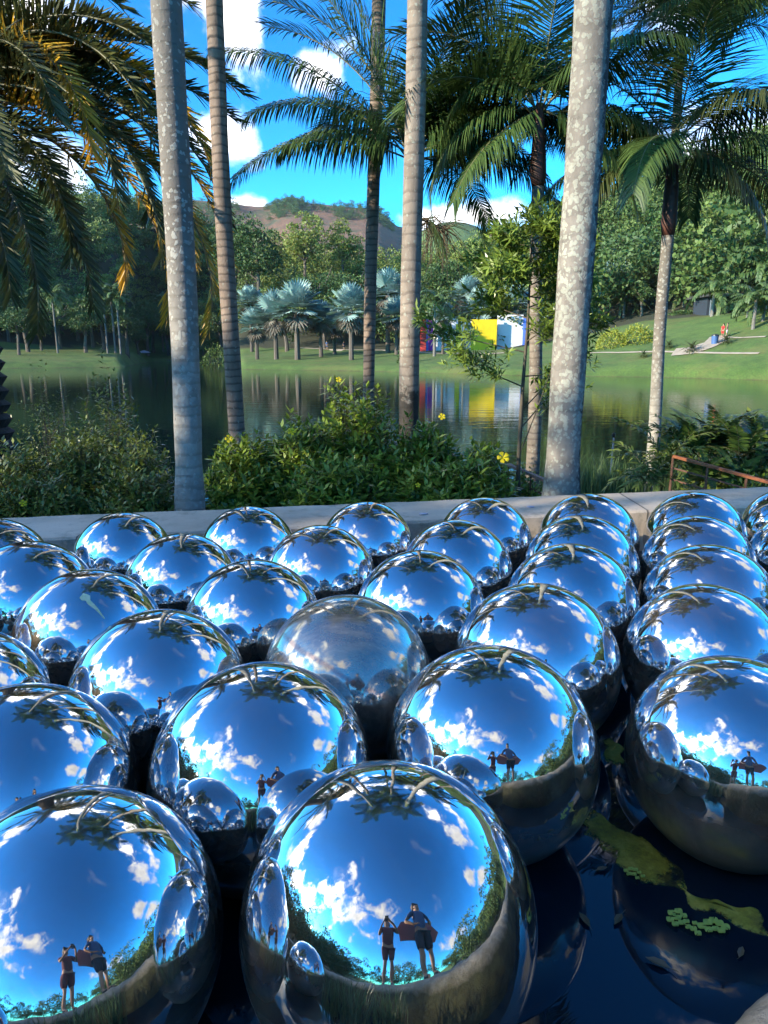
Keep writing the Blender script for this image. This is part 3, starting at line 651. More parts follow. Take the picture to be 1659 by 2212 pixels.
# ------------------------------------------------------------------ palms: frond meshes
def frond_arrays(L, e0, bend, n, ll, lw, vang, droop, seed, pet=0.12, fwd=(15, 60), prof=0.5, jit=0.12, curve=0.0, vj=0.0):
    r = np.random.default_rng(seed); NS = 40
    s = np.linspace(0, 1, NS); el = R(e0) - R(bend) * s ** 1.3; azs_ = curve * s ** 2
    T = np.stack([np.cos(el) * np.cos(azs_), np.cos(el) * np.sin(azs_), np.sin(el)], 1)
    Pp = np.vstack([[0, 0, 0], np.cumsum((T[:-1] + T[1:]) / 2 * L / (NS - 1), axis=0)])
    def samp(u): 
        return np.stack([np.interp(u, s, Pp[:, k_]) for k_ in range(3)], 1), norm(np.stack([np.interp(u, s, T[:, k_]) for k_ in range(3)], 1))
    Vs, Fs, nv = [], [], 0
    for side in (-1, 1):
        u = np.linspace(pet, 0.995, n) + r.uniform(-.3, .3, n) / n * 0.8; u = np.clip(u, 0, 1)
        P0, T0 = samp(u); v = (u - pet) / (1 - pet)
        S = norm(np.cross(T0, [0, 0, 1.0])) * side; N = norm(np.cross(S * side, T0)); N = np.where(N[:, 2:3] < 0, -N, N) if e0 < 60 else N
        f = np.radians(fwd[0] + (fwd[1] - fwd[0]) * v)[:, None]
        va = R(vang) * (1 + r.normal(size=(n, 1)) * jit * 2) + R(vj) * r.normal(size=(n, 1))
        Dl = norm(S * np.cos(f) * np.cos(va) + T0 * np.sin(f) + N * np.sin(va) * np.cos(f) + r.normal(size=(n, 3)) * jit * 0.5)
        l = ll * (0.55 + 0.45 * np.sin(np.clip(v * 1.15 + 0.25, 0, 1) * math.pi)) * np.clip(1.25 - v * prof, 0.3, 1); l = (l * r.uniform(0.85, 1.12, n))[:, None]
        D2 = norm(Dl - np.array([0, 0, 1]) * droop * r.uniform(0.7, 1.3, (n, 1)))
        D3 = norm(D2 - np.array([0, 0, 1]) * droop * 0.5)
        wv = norm(np.cross(np.cross(Dl, T0), Dl)) * lw / 2
        P1 = P0 + Dl * l * .4; P2 = P1 + D2 * l * .35; P3 = P2 + D3 * l * .25
        Vq = np.stack([P0 - wv * .5, P0 + wv * .5, P1 + wv, P1 - wv, P2 + wv * .75, P2 - wv * .75, P3 + wv * .06, P3 - wv * .06], 1).reshape(-1, 3)
        b = np.arange(n)[:, None] * 8
        Fq = np.concatenate([b + [0, 1, 2, 3], b + [3, 2, 4, 5], b + [5, 4, 6, 7]])
        Vs.append(Vq); Fs.append(Fq + nv); nv += len(Vq)
    return np.vstack(Vs), np.vstack(Fs), Pp
SPEC = {  # L n leaflet width vang droop fwd prof
    'royal': dict(n=104, ll=0.92, lw=0.021, vang=14, droop=0.30, fwd=(12, 55), prof=0.45, jit=0.16),
    'curtain': dict(n=120, ll=0.80, lw=0.021, vang=0, droop=0.95, fwd=(10, 50), prof=0.4, jit=0.07),
    'date': dict(n=190, ll=0.64, lw=0.030, vang=24, vj=16, droop=0.12, fwd=(28, 55), prof=0.35, jit=0.14),
    'tuft': dict(n=34, ll=0.75, lw=0.075, vang=15, droop=0.6, fwd=(15, 60), prof=0.4, jit=0.15)}
_FR = {}
def frond_meshes(spec, L, e0, bend, var, rr=0.016, curve=0.0):
    key = (spec, round(L, 1), e0, bend, var, curve)
    if key not in _FR:
        V, Fq, Pp = frond_arrays(L, e0, bend, seed=abs(var * 31 + int(e0)) + 11, curve=curve, **SPEC[spec])
        lf = np_mesh('leaflets', V, Fq)
        m = MB(); m.tube([tuple(Pp[i]) for i in range(0, 40, 3)] + [tuple(Pp[-1])], list(np.linspace(rr, rr * 0.2, 15)), 5); _FR[key] = (lf, m.mesh('frond'))
    return _FR[key]
_FM = {}
def put_frond(parent, loc, az, spec, L, e0, bend, var, mat, rmat, label=None, rr=0.016, curve=0.0):
    "frond = rib with its leaflets; az in degrees from +X, counter-clockwise"
    key = (spec, round(L, 1), e0, bend, var, curve, mat.name)
    if key not in _FM:
        lf, rb = frond_meshes(spec, L, e0, bend, var, rr, curve)
        me = bpy.data.meshes.new('frond'); bmx = bmesh.new(); bmx.from_mesh(lf); nl = len(bmx.faces); bmx.from_mesh(rb)
        bmx.faces.ensure_lookup_table()
        for f in bmx.faces[nl:]: f.material_index = 1; f.smooth = True
        bmx.to_mesh(me); bmx.free(); me.materials.append(mat); me.materials.append(rmat); _FM[key] = me
    o = bpy.data.objects.new('frond', _FM[key]); COL.objects.link(o); o.parent = parent; o.location = loc; o.rotation_euler = (0, 0, R(az))
    if label: o['label'] = label
    return o

def aim(r, z, e0):
    "length and bend of a frond that leaves at e0 and ends r out and z up"
    best = None
    for bend in range(20, 130, 5):
        s_ = np.linspace(0, 1, 30); el = R(e0) - R(bend) * s_ ** 1.3; X_, Z_ = np.cos(el).mean(), np.sin(el).mean()
        err = abs(math.atan2(Z_, X_) - math.atan2(z, r))
        if best is None or err < best[0]: best = (err, bend, math.hypot(r, z) / math.hypot(X_, Z_))
    return best[1], best[2]
def AF(az, spec, r, z, e0, var, mk):
    b_, L_ = aim(r, z, e0); return (az, spec, round(L_, 1), e0, b_, var, mk)

def palm(label, base, top, r0, r1, mat, fronds, shaft=None, shaft_len=0.9, group=None, extra_bulge=1.15, seed=1, ztop=None):
    "base and top are world points of the trunk axis; fronds = (az, spec, L, e0, bend, var, material key)"
    base, top = Vector(base), Vector(top)
    t = empty('palm_tree', base); tag(t, label, 'palm tree', group)
    d = top - base; r_ = random.Random(seed); n = 22; pts, rad = [], []
    for i in range(n + 1):
        f = i / n; wob = 0.03 * math.sin(f * 5 + seed) * math.sin(f * math.pi)
        pts.append(d * f + Vector((wob, wob * .5, 0))); rr = r0 + (r1 - r0) * f
        if f < 0.06: rr *= extra_bulge
        rad.append(rr * (1 + 0.02 * math.sin(i * 2.1 + seed)))
    m = MB(); m.tube([pts[0] + Vector((0, 0, -0.7))] + pts, [rad[0]] + rad, 24); m.build('trunk', mat, t, True)
    tp = d.copy()
    if shaft:
        m = MB(); up = d.normalized()
        m.tube([tp + up * (shaft_len * f) for f in (-.02, .1, .35, .7, 1)], [r1 * 1.05, r1 * 1.35, r1 * 1.25, r1 * 0.95, r1 * 0.6], 16); m.build('crownshaft', shaft, t, True)
        tp = tp + up * shaft_len * 0.93
    for fr in fronds:
        az, spec, L, e0, bend, var, mk = fr[:7]; cur = fr[7] if len(fr) > 7 else 0.0
        off = Vector((math.cos(R(az)), math.sin(R(az)), 0)) * r1 * 0.5 + Vector((0, 0, r_.uniform(-.12, .05)))
        put_frond(t, tp + off, az, spec, L, e0, bend, var, M[mk], M['rachis_old'] if mk == 'date_old' else M['rachis'], curve=cur)
    return t

def crown(n, spec, L, mk='frond', seed=0, tiers=((78, 50), (60, 75), (38, 85), (15, 70), (-8, 60)), az0=0):
    r = random.Random(seed); out = []
    for i in range(n):
        e0, bend = tiers[min(len(tiers) - 1, int(i / n * len(tiers)))]
        out.append((az0 + i * 137.5 + r.uniform(-12, 12), spec, L * r.choice((0.9, 1.0, 1.1)), e0, bend, i % 3, mk))
    return out

# tall palms standing behind the wall: crowns above the frame
p1a, p1b = at(410, 1100, 6.95), at(365, 0, 6.95)
def extend(a, b, z): return a + (b - a) * ((z - a.z) / (b.z - a.z))
def stand(a, b, z0, z1): return extend(a, b, z0), extend(a, b, z1)
b_, t_ = stand(p1a, p1b, -1.85, 6.3)
palm('stout pale grey ringed palm trunk rising just behind the concrete wall, left of centre', b_, t_, 0.135, 0.138, M['trunk_pale'], crown(12, 'royal', 2.6, seed=1), M['shaft_green'], 1.1, 'tall bare palm trunks behind the wall')
a, b = at(509, 900, 10.4), at(464, 0, 10.4); b_, t_ = stand(a, b, -2.6, 6.4)
palm('purplish brown palm trunk with lichen spots at its foot, right of the stout pale trunk', b_, t_, 0.125, 0.112, M['trunk_brown'], crown(11, 'royal', 2.5, seed=2), M['shaft_green'], 1.0, 'tall bare palm trunks behind the wall', seed=2)
a, b = at(799, 820, 13), at(817, 0, 13); b_, t_ = stand(a, b, -3.2, 7.3)
palm('slender brown palm trunk rising behind the middle of the flowering shrub', b_, t_, 0.10, 0.12, M['trunk_brown'],
     crown(11, 'royal', 2.6, seed=3, tiers=((80, 40), (66, 50), (52, 60), (42, 66))) + [(190, 'curtain', 3.2, -8, 60, 1, 'frond'), (176, 'royal', 2.9, 2, 72, 2, 'frond')], M['shaft_green'], 0.5, 'tall bare palm trunks behind the wall', seed=3)
a, b = at(885, 900, 10.0), at(898, 0, 10.0); b_, t_ = stand(a, b, -2.5, 7.2)
palm('pale brown ringed palm trunk with a blackened foot, centre of the view', b_, t_, 0.145, 0.128, M['trunk_foot'], crown(11, 'royal', 2.5, seed=4), M['shaft_green'], 1.0, 'tall bare palm trunks behind the wall', seed=4)
a, b = at(1213, 1060, 7.3), at(1277, 0, 7.3); b_, t_ = stand(a, b, -1.9, 6.6)
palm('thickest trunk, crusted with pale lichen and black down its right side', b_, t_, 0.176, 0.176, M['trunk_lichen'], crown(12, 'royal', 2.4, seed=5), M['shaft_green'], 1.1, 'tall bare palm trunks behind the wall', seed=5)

# palms whose crowns stand in view
a, b = at(1150, 1000, 10.6), at(1162, 400, 10.6)
palm('palm with red brown crownshaft standing just left of the thickest lichen trunk', stand(a, b, -2.6, 0)[0], b, 0.11, 0.085, M['trunk_mid'],
     [AF(180, 'curtain', 1.25, -1.7, 0, 0, 'frond'), AF(176, 'curtain', 1.15, -0.5, 42, 1, 'frond'), (175, 'royal', 2.9, 66, 60, 0, 'frond'), (5, 'royal', 2.9, 62, 60, 0, 'frond'), (195, 'royal', 2.2, 40, 95, 2, 'frond'), (182, 'royal', 2.3, 55, 70, 0, 'frond'), (165, 'royal', 2.4, 72, 45, 1, 'frond'),
      (15, 'royal', 2.4, 70, 45, 2, 'frond'), (0, 'curtain', 2.1, 8, 60, 1, 'frond'), (-10, 'royal', 2.2, 40, 80, 0, 'frond'), (90, 'royal', 2.2, 60, 60, 2, 'frond'), (60, 'curtain', 2.2, 25, 70, 0, 'frond'),
      (270, 'royal', 2.1, 70, 60, 0, 'frond'), (320, 'curtain', 2.1, 45, 75, 2, 'frond'), (205, 'curtain', 1.9, -25, 45, 1, 'frond'), (340, 'curtain', 1.9, -25, 45, 2, 'frond')], M['shaft_red'], 1.05, seed=6)
a, b = at(1404, 1035, 11.0), at(1443, 505, 11.0)
palm('slim white ringed palm with dark crownshaft and wide spread fronds, right of the thickest trunk', stand(a, b, -2.6, 0)[0], b, 0.10, 0.085, M['trunk_pale'],
     [(182, 'curtain', 2.6, 28, 88, 0, 'frond_olive'), (168, 'curtain', 2.4, 45, 85, 1, 'frond'), (196, 'curtain', 2.3, -10, 75, 2, 'frond_olive'), (188, 'curtain', 2.2, 5, 60, 1, 'frond'), (-4, 'curtain', 2.6, 38, 80, 1, 'frond_olive'), (-15, 'curtain', 2.4, 12, 75, 0, 'frond'),
      (8, 'curtain', 2.4, 0, 60, 2, 'frond_olive'), (30, 'royal', 2.4, 55, 70, 0, 'frond'), (150, 'royal', 2.4, 62, 60, 1, 'frond'), (90, 'royal', 2.4, 45, 75, 2, 'frond'), (60, 'curtain', 2.4, 15, 70, 0, 'frond'),
      (120, 'curtain', 2.4, 12, 75, 1, 'frond'), (260, 'royal', 2.2, 60, 60, 2, 'frond'), (300, 'curtain', 2.3, 30, 90, 1, 'frond_olive'), (235, 'curtain', 2.2, 10, 85, 0, 'frond'), (-30, 'curtain', 2.0, -20, 60, 1, 'frond_olive')], M['shaft_red'], 1.35, seed=7)
a, b = at(884, 900, 11.6), at(887, 470, 11.6)
pc = palm('palm with dense dark crown hidden behind the centre trunk, long fronds reaching left', stand(a, b, -2.8, 0)[0], b, 0.10, 0.085, M['trunk_mid'],
     [AF(181, 'curtain', 2.75, -0.30, 22, 0, 'frond'), AF(177, 'curtain', 2.45, 0.52, 40, 1, 'frond'), AF(184, 'curtain', 2.9, 1.45, 52, 2, 'frond'), AF(168, 'curtain', 2.1, 0.1, 32, 1, 'frond'), AF(186, 'royal', 1.7, 2.5, 72, 1, 'frond'), AF(172, 'royal', 1.1, 2.6, 78, 0, 'frond'), AF(160, 'royal', 2.3, 2.0, 62, 2, 'frond'), AF(12, 'royal', 1.6, 2.4, 72, 0, 'frond'), (-2, 'curtain', 2.6, 55, 70, 0, 'frond'), (2, 'curtain', 2.9, 66, 88, 1, 'frond'), (-12, 'royal', 3.0, 58, 72, 0, 'frond'), (20, 'royal', 3.1, 64, 62, 2, 'frond'), (175, 'royal', 3.2, 74, 62, 0, 'frond'), (-15, 'curtain', 2.8, 32, 78, 0, 'frond'), (6, 'curtain', 2.6, 14, 66, 1, 'frond'), (350, 'curtain', 2.7, 45, 95, 2, 'frond'), (10, 'royal', 3.2, 72, 60, 1, 'frond'), (40, 'royal', 3.2, 78, 50, 2, 'frond'), (4, 'curtain', 2.4, 28, 85, 0, 'frond'),
      (-6, 'curtain', 2.3, 45, 95, 1, 'frond'), (12, 'royal', 2.5, 60, 75, 2, 'frond'), (90, 'royal', 2.6, 60, 75, 0, 'frond'), (60, 'royal', 2.6, 40, 75, 1, 'frond'), (130, 'royal', 2.6, 50, 75, 2, 'frond'),
      (30, 'royal', 2.6, 70, 60, 1, 'frond'), (330, 'royal', 2.4, 50, 80, 2, 'frond'), (300, 'royal', 2.4, 70, 60, 0, 'frond'), (-20, 'curtain', 2.3, 15, 75, 2, 'frond'), (45, 'curtain', 2.4, 10, 75, 0, 'frond'), (340, 'royal', 2.4, 68, 85, 1, 'frond')], M['shaft_red'], 1.0, seed=8)
# its flower stalk, a drooping spray of thin branchlets
m = MB(); r_ = random.Random(3); bp = Vector((0.05, -0.1, (b - pc.location).z)); ax = [bp + Vector((0.12, -0.02, -0.05)), bp + Vector((0.32, -0.05, -0.02)), bp + Vector((0.52, -0.08, -0.22))]
m.tube([bp] + ax, [0.02, 0.016, 0.012, 0.006], 6)
for i in range(110):
    f = r_.random(); s0 = bp.lerp(ax[2], 0.3 + 0.7 * f); q = s0 + Vector((r_.uniform(-.45, .45), r_.uniform(-.25, .25), r_.uniform(-.75, .15))); mid_ = s0.lerp(q, .5) + Vector((r_.uniform(-.05, .05), 0, .06)); m.tube([s0, mid_, q], [0.007, 0.005, 0.003], 4)
m.build('flower_stalk', M['flower_head'], pc)
# crown off the upper right corner whose fronds fill the corner
a, b = at(1740, 1000, 12.0), at(1715, 120, 12.0)
palm('palm whose dark crown fills the upper right corner, trunk outside the view', stand(a, b, -2.8, 0)[0], b, 0.11, 0.09, M['trunk_mid'],
     [(182, 'curtain', 3.4, 25, 70, 0, 'frond'), (184, 'curtain', 3.3, -2, 45, 1, 'frond'), (170, 'royal', 3.4, 45, 70, 1, 'frond'), (192, 'curtain', 2.9, 8, 58, 2, 'frond'), (178, 'royal', 3.0, 62, 70, 2, 'frond'), (200, 'curtain', 2.8, -8, 60, 1, 'frond'),
      (0, 'curtain', 2.4, 20, 80, 1, 'frond'), (20, 'royal', 2.4, 50, 80, 2, 'frond'), (-20, 'curtain', 2.4, 0, 70, 0, 'frond'), (90, 'royal', 2.6, 40, 80, 1, 'frond'), (60, 'royal', 2.6, 60, 80, 0, 'frond'), (120, 'royal', 2.7, 30, 80, 2, 'frond'),
      (225, 'curtain', 2.6, 30, 90, 1, 'frond'), (250, 'royal', 2.6, 55, 90, 0, 'frond'), (280, 'curtain', 2.4, 10, 80, 2, 'frond')], M['shaft_red'], 0.9, seed=9)
a, b = at(1408, 1000, 15.5), at(1468, 150, 15.5)
palm('bright green feather palm high behind the wide spread palm at the top right', stand(a, b, -3.0, 0)[0], b, 0.10, 0.08, M['trunk_mid'],
     [(180, 'royal', 2.6, 30, 70, 0, 'frond_olive'), (0, 'royal', 2.6, 30, 70, 1, 'frond_olive'), (150, 'royal', 2.6, 60, 50, 2, 'frond_olive'), (40, 'royal', 2.6, 65, 50, 0, 'frond_olive'), (90, 'royal', 2.7, 84, 20, 1, 'frond_olive'), (200, 'royal', 2.6, 5, 60, 1, 'frond_olive'),
      (-20, 'royal', 2.6, 5, 60, 2, 'frond_olive'), (270, 'royal', 2.4, 70, 50, 2, 'frond_olive'), (230, 'royal', 2.4, 40, 70, 0, 'frond_olive'), (310, 'royal', 2.4, 40, 70, 1, 'frond_olive'), (170, 'royal', 2.7, 50, 60, 1, 'frond_olive')], M['shaft_green'], 0.8, seed=10)
# date palm at the left
DY = 12.0; dp = Vector(at(-62, 900, DY)); dtop = Vector(at(-75, 215, DY)); dt = empty('date_palm', (dp.x, dp.y, -3.2)); tag(dt, 'huge arching date palm with yellowing lower fronds at the left edge', 'palm tree')
m = MB(); hz = dtop.z + 3.2
for i in range(34):
    pass
rad = []; pts = []
for i in range(90):
    f = i / 89; pts.append(Vector((0.05 * math.sin(f * 3), 0, f * hz))); rad.append(0.52 * (1.15 - 0.25 * f) * (1 + 0.10 * ((i % 3) - 1)))
m.tube(pts, rad, 14); m.build('trunk', M['trunk_date'], dt)
tp = Vector((0, 0, hz)); L0 = 3.4
org = dt.location + tp
TIPS = [(512, 205, 30, -3, 'date'), (498, 262, 26, 6, 'date'), (465, 175, 40, 10, 'date'), (330, 108, 38, -16, 'date'), (458, 420, 30, 0, 'date'), (470, 655, 16, 3, 'date_old'), (428, 716, 8, 8, 'date_old'), (342, 690, 2, -6, 'date_old'),
        (468, 545, 26, 10, 'date'), (190, 668, -20, -20, 'date'), (72, 716, -32, -28, 'date'), (182, 345, 34, -30, 'date_old'), (238, 440, 22, -22, 'date'), (380, 300, 40, 12, 'date'), (400, 20, 58, 4, 'date'),
        (250, 20, 60, -10, 'date'), (330, 560, 12, -14, 'date'), (440, 385, 32, -6, 'date_old'), (300, 470, 24, 6, 'date'), (140, 560, -6, -24, 'date'), (290, 225, 36, -20, 'date'), (20, 640, -40, -40, 'date'), (250, 610, -4, 4, 'date_old'),
        (400, 610, 14, 14, 'date_old'), (375, 500, 22, -10, 'date'), (110, 250, 34, -40, 'date')]
for i, (px, py, e0, az, mk) in enumerate(TIPS):
    q = at(px, py, DY); r_ = (q.x - org.x) / math.cos(R(az)); yy = DY + r_ * math.sin(R(az)); q = at(px, py, yy); r_ = math.hypot(q.x - org.x, q.y - org.y); bend, L = aim(r_, q.z - org.z, e0)
    put_frond(dt, tp + Vector((math.cos(R(az)) * .1, math.sin(R(az)) * .1, 0)), math.degrees(math.atan2(q.y - org.y, q.x - org.x)), 'date', L, e0, bend, i % 3, M[mk], M['rachis_old'] if mk == 'date_old' else M['rachis'], 'yellowing frond' if mk == 'date_old' else None, rr=0.036)
for i, az in enumerate((60, 85, 110, 140, 165, 190, 215, 240, 265, 290, 310)):
    put_frond(dt, tp, az, 'date', 5.0, (40, 5, 60)[i % 3], 65, i % 3, M['date'], M['rachis'], rr=0.022)

# ------------------------------------------------------------------ pool
Wt = MB(); PW = -1.78
tag(None or link_mesh('pool_water', (lambda m: (m.add([(-9.5, -2.5, PW), (9.5, -2.5, PW), (9.5, 7.6, PW), (-9.5, 4.1, PW)], [(0, 1, 2, 3)]), m.mesh('pool_water'))[1])(Wt), M['pool']), kind='structure')
def cut_grid(p0, p1, wdt, z0, z1, n=70, jit=0.0, seed=0):
    "long coping: a box with many cross-sections so its edges can be slightly uneven"
    r = random.Random(seed); m = MB(); p0, p1 = Vector(p0), Vector(p1); t = (p1 - p0).normalized(); s = Vector((-t.y, t.x, 0)); vs = []
    for i in range(n + 1):
        p = p0.lerp(p1, i / n); j = [r.uniform(-jit, jit) for _ in range(6)]
        for q, zz in ((0.012 + j[0], z0), (j[0], z1 - 0.02), (0.018 + j[1], z1 + j[2] * .4), (wdt - 0.018 + j[3], z1 + j[4] * .4), (wdt + j[5], z1 - 0.02), (wdt, z0)):
            a_ = p + s * q; vs.append((a_.x, a_.y, zz))
    fs = [(i * 6 + k_, (i + 1) * 6 + k_, (i + 1) * 6 + k_ + 1, i * 6 + k_ + 1) for i in range(n) for k_ in range(5)]
    m.add(vs, fs + [tuple(range(6)), tuple(n * 6 + k_ for k_ in range(5, -1, -1))]); return m
pwl = cut_grid((-9.8, WALLF(-9.8), 0), (9.8, WALLF(9.8), 0), 0.78, -2.5, -1.40, 160, 0.006).build('pool_wall', M['concrete'])
tag(pwl, 'long low concrete wall with flat worn top along the far side of the pool', 'wall')
for px, py, lab in ((914, 1111, 'small pale fallen petal on the wall top, left of two'), (1145, 1096, 'small pale fallen petal on the wall top, right of two')):
    q = at(px, py, 1.0); q = q * (-1.398 / q.z); m = MB()
    m.add([(-.035, -.01, 0), (-.01, -.028, .006), (.03, -.014, .002), (.04, .008, .008), (.0, .024, .004), (-.03, .012, .007), (-.035, -.01, -.004), (-.01, -.028, -.004), (.03, -.014, -.004), (.04, .008, -.004), (.0, .024, -.004), (-.03, .012, -.004)], [(0, 1, 2, 3, 4, 5), (11, 10, 9, 8, 7, 6)] + [(i, i + 6, (i + 1) % 6 + 6, (i + 1) % 6) for i in range(6)])
    o = m.build('fallen_petal', M['canvas']); o.location = (q.x, q.y, -1.393); tag(o, lab, 'petal', 'fallen petals on the wall')
# near rim: curved rough stone kerb
kp_ = [(-9.5, -1.2), (-4, -0.55), (-2, -0.35), (-0.8, -0.22), (-0.1, 0.10), (0.32, 0.56), (0.57, 1.00), (0.80, 1.20), (1.1, 1.36), (1.7, 1.55), (3.0, 2.1), (5.0, 3.4), (9.6, 6.2)]
def catmull(P, n=10):
    P = [Vector((p[0], p[1], 0)) for p in P]; P = [P[0] * 2 - P[1]] + P + [P[-1] * 2 - P[-2]]; out = []
    for i in range(1, len(P) - 2):
        for k_ in range(n):
            t = k_ / n; a, b, c, d = P[i-1:i+3]; out.append(0.5 * ((2*b) + (c - a) * t + (2*a - 5*b + 4*c - d) * t*t + (3*b - a - 3*c + d) * t**3))
    return out + [P[-2]]
kc = catmull(kp_, 14); m = MB(); vs = []; r_ = random.Random(5)
for i, p in enumerate(kc):
    t = (kc[min(i+1, len(kc)-1)] - kc[max(i-1, 0)]).normalized(); s = Vector((t.y, -t.x, 0))
    jz = 0.012 * mnoise.noise(p * 9); jx = 0.03 * mnoise.noise(p * 4 + Vector((3, 1, 0)))
    for q, zz in ((0.03, -2.5), (0.0, -1.50), (0.012, -1.36), (0.06, -1.29), (0.18, -1.262), (0.30, -1.255), (0.38, -1.29), (0.40, -1.6)):
        a_ = p + s * (q + jx); vs.append((a_.x, a_.y, zz + jz + 0.006 * mnoise.noise(Vector((a_.x, a_.y, 0)) * 30)))
fs = [(i * 8 + k_ + 1, (i + 1) * 8 + k_ + 1, (i + 1) * 8 + k_, i * 8 + k_) for i in range(len(kc) - 1) for k_ in range(7)]
m.add(vs, fs); kb = m.build('stone_kerb', M['stone'], smooth=True); tag(kb, 'rough rounded stone kerb of the pool in the lower right corner', 'kerb')
# terrace behind the kerb
m = MB(); poly = [(p.x, p.y) for p in [k_ + Vector((0.0, -0.3, 0)) for k_ in kc]] + [(12, 5), (12, -8), (-12, -8), (-12, -1.2)]
bmx = bmesh.new(); f = bmx.faces.new([bmx.verts.new((x, y, -1.275)) for x, y in poly]); bmesh.ops.triangulate(bmx, faces=[f]); me = bpy.data.meshes.new('terrace'); bmx.to_mesh(me); bmx.free()
tag(link_mesh('terrace', me, M['pave']), kind='structure')

# ------------------------------------------------------------------ mirror balls
def ball_mesh(name, nu=112, nv=72):
    m = MB(); vs = [(0, 0, 1)]
    for i in range(1, nv):
        th = math.pi * i / nv
        for j_ in range(nu): ph = 2 * math.pi * j_ / nu; vs.append((math.sin(th) * math.cos(ph), math.sin(th) * math.sin(ph), math.cos(th)))
    vs.append((0, 0, -1)); fs = [(0, 1 + j_, 1 + (j_ + 1) % nu) for j_ in range(nu)]
    for i in range(nv - 2):
        for j_ in range(nu): a = 1 + i * nu + j_; b = 1 + i * nu + (j_ + 1) % nu; fs.append((a, a + nu, b + nu, b))
    l = len(vs) - 1; fs += [(l, 1 + (nv - 2) * nu + (j_ + 1) % nu, 1 + (nv - 2) * nu + j_) for j_ in range(nu)]
    m.add(vs, fs); me = m.mesh(name); me.polygons.foreach_set('use_smooth', [True] * len(me.polygons)); return me
BM = {k_: ball_mesh('mirror_ball') for k_ in ('mirror', 'dull', 'weather')}
for k_, me in BM.items(): me.materials.append(M[k_])
BALLS = [
 ('A', (-0.791, 1.442, -1.46, .375), 'big mirror ball cut off by the lower left corner of the view'),
 ('B', (0.011, 1.521, -1.448, .386), 'largest and nearest mirror ball, bottom centre, mirroring two people and reeds'),
 ('C', (-1.217, 2.027, -1.46, .375), 'mirror ball cut by the left edge, directly behind the lower left corner ball'),
 ('D', (-0.427, 2.141, -1.448, .3867), 'mirror ball behind the gap between the nearest ball and the lower left corner ball'),
 ('E', (0.396, 2.276, -1.445, .3886), 'mirror ball right behind the nearest one, at the edge of the open water'),
 ('F', (1.279, 2.248, -1.46, .375), 'big mirror ball at the right edge with a dirty brown underside above the floating leaves'),
 ('G', (-1.735, 2.52, -1.46, .375), 'mirror ball at the left edge of which only a narrow right slice shows, third row'),
 ('H', (-0.965, 2.711, -1.458, .3775), 'mirror ball directly in front of the one with the pale green dropping'),
 ('I', (-0.168, 2.866, -1.453, .382), 'dull tarnished grey brown ball with blurred reflections, the only one not polished'),
 ('J', (0.716, 2.997, -1.446, .3879), 'mirror ball directly right of the dull tarnished ball'),
 ('K', (1.545, 3.066, -1.46, .375), 'mirror ball directly behind the big right edge ball with the dirty underside'),
 ('L', (-1.526, 3.328, -1.465, .3697), 'mirror ball with a pale green dropping running down its front'),
 ('M', (-0.706, 3.487, -1.463, .3716), 'mirror ball right of the one with the green dropping, left of the dull ball'),
 ('N', (0.208, 3.635, -1.459, .376), 'mirror ball directly behind the right shoulder of the dull tarnished ball'),
 ('O', (1.08, 3.74, -1.454, .3809), 'third ball from the wall in the straight column below the thickest palm trunk'),
 ('P', (1.885, 3.766, -1.46, .375), 'third ball from the wall in the rightmost full column'),
 ('Q', (-2.092, 3.837, -1.46, .375), 'mirror ball cut by the left edge, just behind the one with the green dropping'),
 ('R', (-1.273, 4.123, -1.474, .3607), 'second row from the wall, ball just left of below the stout pale trunk'),
 ('S', (-0.416, 4.299, -1.47, .3654), 'second row from the wall, third ball counted from the left edge'),
 ('T', (0.485, 4.366, -1.46, .3751), 'second row from the wall, ball left of the straight column under the thickest trunk'),
 ('U', (1.333, 4.438, -1.453, .3815), 'second row from the wall, ball in the straight column under the thickest trunk'),
 ('V', (2.146, 4.493, -1.461, .3742), 'second row from the wall, ball in the rightmost full column'),
 ('W', (-2.627, 4.406, -1.46, .375), 'wall row, leftmost ball, cut by the left edge'),
 ('X', (-1.875, 4.751, -1.48, .3537), 'wall row, second ball from the left edge, left of the stout pale trunk'),
 ('Y', (-1.011, 4.928, -1.477, .3577), 'wall row, ball just right of the foot of the stout pale trunk'),
 ('Z', (-0.131, 5.062, -1.474, .3606), 'wall row, ball below the slender brown trunk behind the shrub'),
 ('a', (0.776, 5.129, -1.466, .369), 'wall row, ball next left of the one under the thickest trunk'),
 ('b', (1.584, 5.150, -1.452, .3822), 'wall row, ball straight below the foot of the thickest lichen trunk'),
 ('c', (2.451, 5.232, -1.454, .3806), 'wall row, last full ball at the right'),
 ('d', (3.31, 5.42, -1.46, .378), 'wall row, ball of which only a sliver shows at the right edge'),
 ('e', (2.975, 4.64, -1.46, .375), 'second row from the wall, ball showing as a sliver at the right edge'),
 # just outside the view, seen mirrored in the others
 ('x1', (-1.60, 1.35, -1.46, .375), 'ball outside the view left of the lower left corner ball, seen only mirrored'),
 ('x2', (-2.02, 1.98, -1.46, .375), 'ball outside the view left of the second row, seen only mirrored'),
 ('x3', (-1.24, 0.50, -1.46, .375), 'ball outside the view beside the near kerb, seen only mirrored'),
 ('x4', (2.12, 2.45, -1.46, .375), 'ball outside the view right of the big right edge ball, seen only mirrored'),
 ('x5', (2.70, 3.85, -1.46, .375), 'ball outside the view right of the rightmost full column, seen only mirrored'),
 ('x6', (2.38, 3.16, -1.46, .375), 'ball outside the view between two right hand rows, seen only mirrored'),
 ('x7', (-2.55, 3.05, -1.46, .375), 'ball outside the view left of the ball with the green dropping, seen only mirrored'),
 ('x8', (-2.90, 3.78, -1.46, .375), 'ball outside the view left of the second row from the wall, seen only mirrored')]
